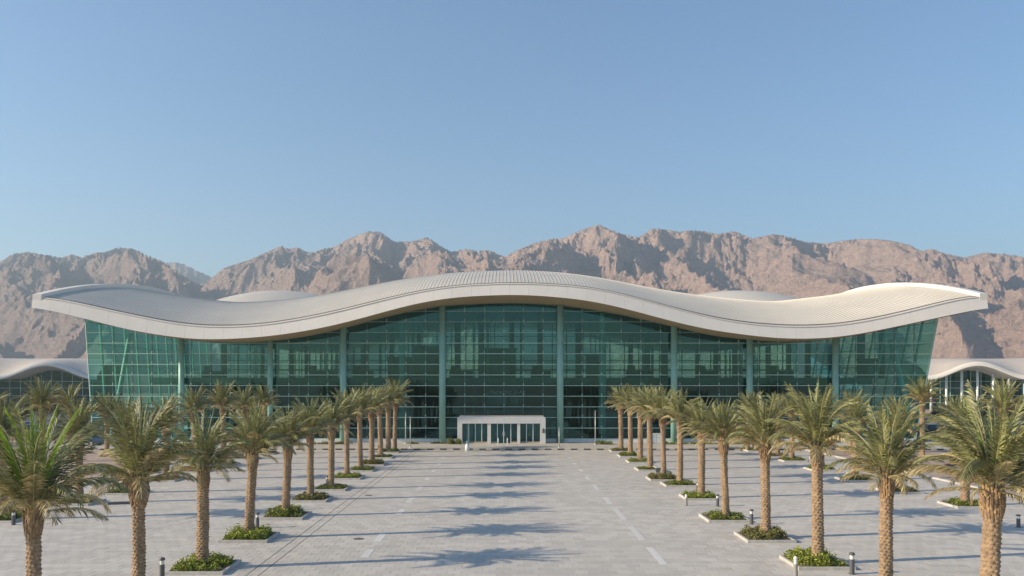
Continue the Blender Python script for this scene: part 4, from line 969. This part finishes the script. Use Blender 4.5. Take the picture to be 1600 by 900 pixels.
cars = [(55,122,'light blue',1,'left'),(94,118,'black',1,'left'),(92,126,'silver',0,'left'),(165,103.5,'dark blue',0,'left'),(20,120,'white',0,'left'),(125,121,'dark blue',1,'left'),(35,132,'silver',1,'left'),(-15,119,'black',0,'left'),
        (1463,122,'black',1,'right'),(1475,140,'white',0,'right'),(1508,123,'dark blue',1,'right'),(1535,121,'black',1,'right'),(1556,138,'white',0,'right'),(1572,118,'dark blue',1,'right'),(1597,124,'dark blue',1,'right'),(1590,150,'white',0,'right'),
        (1615,119,'black',1,'right'),(1520,134,'red',0,'right'),(1500,118,'silver',0,'right'),(1640,124,'silver',0,'right')]
cnt = {}
for px, D, c_, suv, side in cars:
    cnt[side] = cnt.get(side, 0)
    rel = {'55':'between the two left palms before the hall','94':'behind the bright green foreground palm','92':'behind the black one on the left','165':'close to the terminal on the left','20':'near the left edge','125':'between the left hall and the terminal',
           '35':'farther back on the left','-15':'at the left edge','1463':'by the right end of the terminal','1475':'behind the others by the right hall','1508':'left of the right hall palm','1535':'just left of the palm before the right hall',
           '1556':'with pale roof behind the right hall palm','1572':'just right of the palm before the right hall','1597':'by the rusty post at the right edge','1590':'far back by the right hall','1615':'beyond the right edge','1520':'second line on the right','1500':'low one before the dark blue ones','1640':'beyond the post at the right edge'}[str(px)]
    make_car(PX(px, D), D, random.choice((0, math.pi))+random.uniform(-.05,.05), c_, '%s %s parked %s' % (c_, 'off road car' if suv else 'saloon', rel), suv, -.008)
s = MB(); s.tube((0,0,0),(0,0,2.6),.09,.08,8); o = s.build('timber_post', M['rust'], None, loc=(PX(1590,92), 92, -.01)); tag(o, 'plain reddish post standing before the cars at the right edge', 'post')

# ------------------------------------------------------------------ side halls
def hall(xc, D, rz, label, per=27.0, waves=(-1,0,1), cols=True):
    e = empty('side_hall', (xc, D, 0), rz, label=label, cat='building')
    zc, amp = 12.9, 2.0; x0, x1 = (waves[0]-.5)*per, (waves[-1]+.5)*per; nx = 40*len(waves)
    X_ = np.linspace(x0, x1, nx+1); wv = zc-.0+amp*np.cos(2*np.pi*X_/per)-amp*.35
    ydep = np.array([0, 6, 14, 24, 34]); rise = np.array([0, 1.1, 2.0, 2.6, 2.6]); fl = np.array([1, .6, .22, .03, 0])
    V = np.stack([np.repeat(X_, 5), np.tile(ydep, nx+1), ((zc+.4)+(wv-zc-.4)[:, None]*fl[None]+rise[None]).ravel()], 1)
    obj('roof', np_mesh('roof', V, gridq(nx+1, 5), M['roof_beige'], True), e)
    th = 1.15; s = MB(); a = [(x, -.15, z+.1) for x, z in zip(X_, wv)]; b = [(x, -.15, z-th) for x, z in zip(X_, wv)]; c = [(x, .6, z+.1) for x, z in zip(X_, wv)]; k = nx+1
    s.add(a+b+c, [(k+i, k+i+1, i+1, i) for i in range(nx)]+[(i, i+1, 2*k+i+1, 2*k+i) for i in range(nx)]); s.build('fascia', M['fascia'], e, True)
    s = MB(); a = [(x, -.14, z-th) for x, z in zip(X_, wv)]; flat = [max(float(z)-th-1.2, 9.6+.6*math.cos(2*math.pi*x/per)) for x, z in zip(X_, wv)]
    b = [(x, 7, min(float(z)-th, f_)) for x, z, f_ in zip(X_, wv, flat)]; s.add(a+b, [(i, i+1, k+i+1, k+i) for i in range(nx)]); s.build('soffit', M['ceiling'], e, True)
    s = MB(); b2 = [(x, 7.05, 0) for x in X_]; t2 = [(x, 7.05, q[2]+.2) for x, q in zip(X_, b)]; s.add(b2+t2, [(i, i+1, k+i+1, k+i) for i in range(nx)]); s.build('glass_wall', M['glass_dark'], e)
    s = MB(); s.bbox((x0, 14, 0), (x1, 14.3, 10)); s.build('inner_wall', M['inner_dark'], e)
    s = MB(); s.bbox((x0, 33.6, 0), (x1, 34, 14)); s.build('rear_wall', M['inner_mid'], e)
    nm = int((x1-x0)/2.7)
    for i in range(nm+1):
        x = x0+i*(x1-x0)/nm; s = MB(); s.bbox((x-.06, 6.9, 0), (x+.06, 7.04, float(np.interp(x, X_, [q[2] for q in b])))); s.build('mullion', M['mullion'], e)
    for z in (2.2, 4.4, 6.6, 8.6):
        s = MB(); s.bbox((x0, 6.88, z-.06), (x1, 7.03, z+.06)); s.build('transom', M['mullion'], e)
    for i in range(int((x1-x0)/4.2) if cols else 0):
        x = x0+2+i*4.2; s = MB(); s.tube((x, 3.5, 0), (x, 3.5, float(np.interp(x, X_, [(p[2]+q[2])/2 for p, q in zip(a, b)]))), .35, .33, 12); s.build('column', M['column'], e, True)
hall(PX(72,232), 232, R(14), 'lower white hall with arched wave roof at the left, partly behind the terminal', waves=(-2,-1,0), cols=False)
hall(PX(1528,232), 232, R(-11), 'lower white hall with arched wave roof and white columns at the right', waves=(0,1,2))

# ------------------------------------------------------------------ haze: closed box of thin air
hz = MB(); hz.bbox((-6500,-300,-2.0),(6500,4900,690)); hm = bpy.data.materials.new('haze'); hm.use_nodes = True; nt = hm.node_tree
nt.nodes.remove(nt.nodes['Principled BSDF']); pvn = nt.nodes.new('ShaderNodeVolumePrincipled'); pvn.inputs['Density'].default_value = 2.0e-4
pvn.inputs['Color'].default_value = (.70, .87, 1, 1); pvn.inputs['Anisotropy'].default_value = .2
nt.links.new(pvn.outputs[0], nt.nodes['Material Output'].inputs['Volume'])
hz.build('haze', hm, kind='stuff')
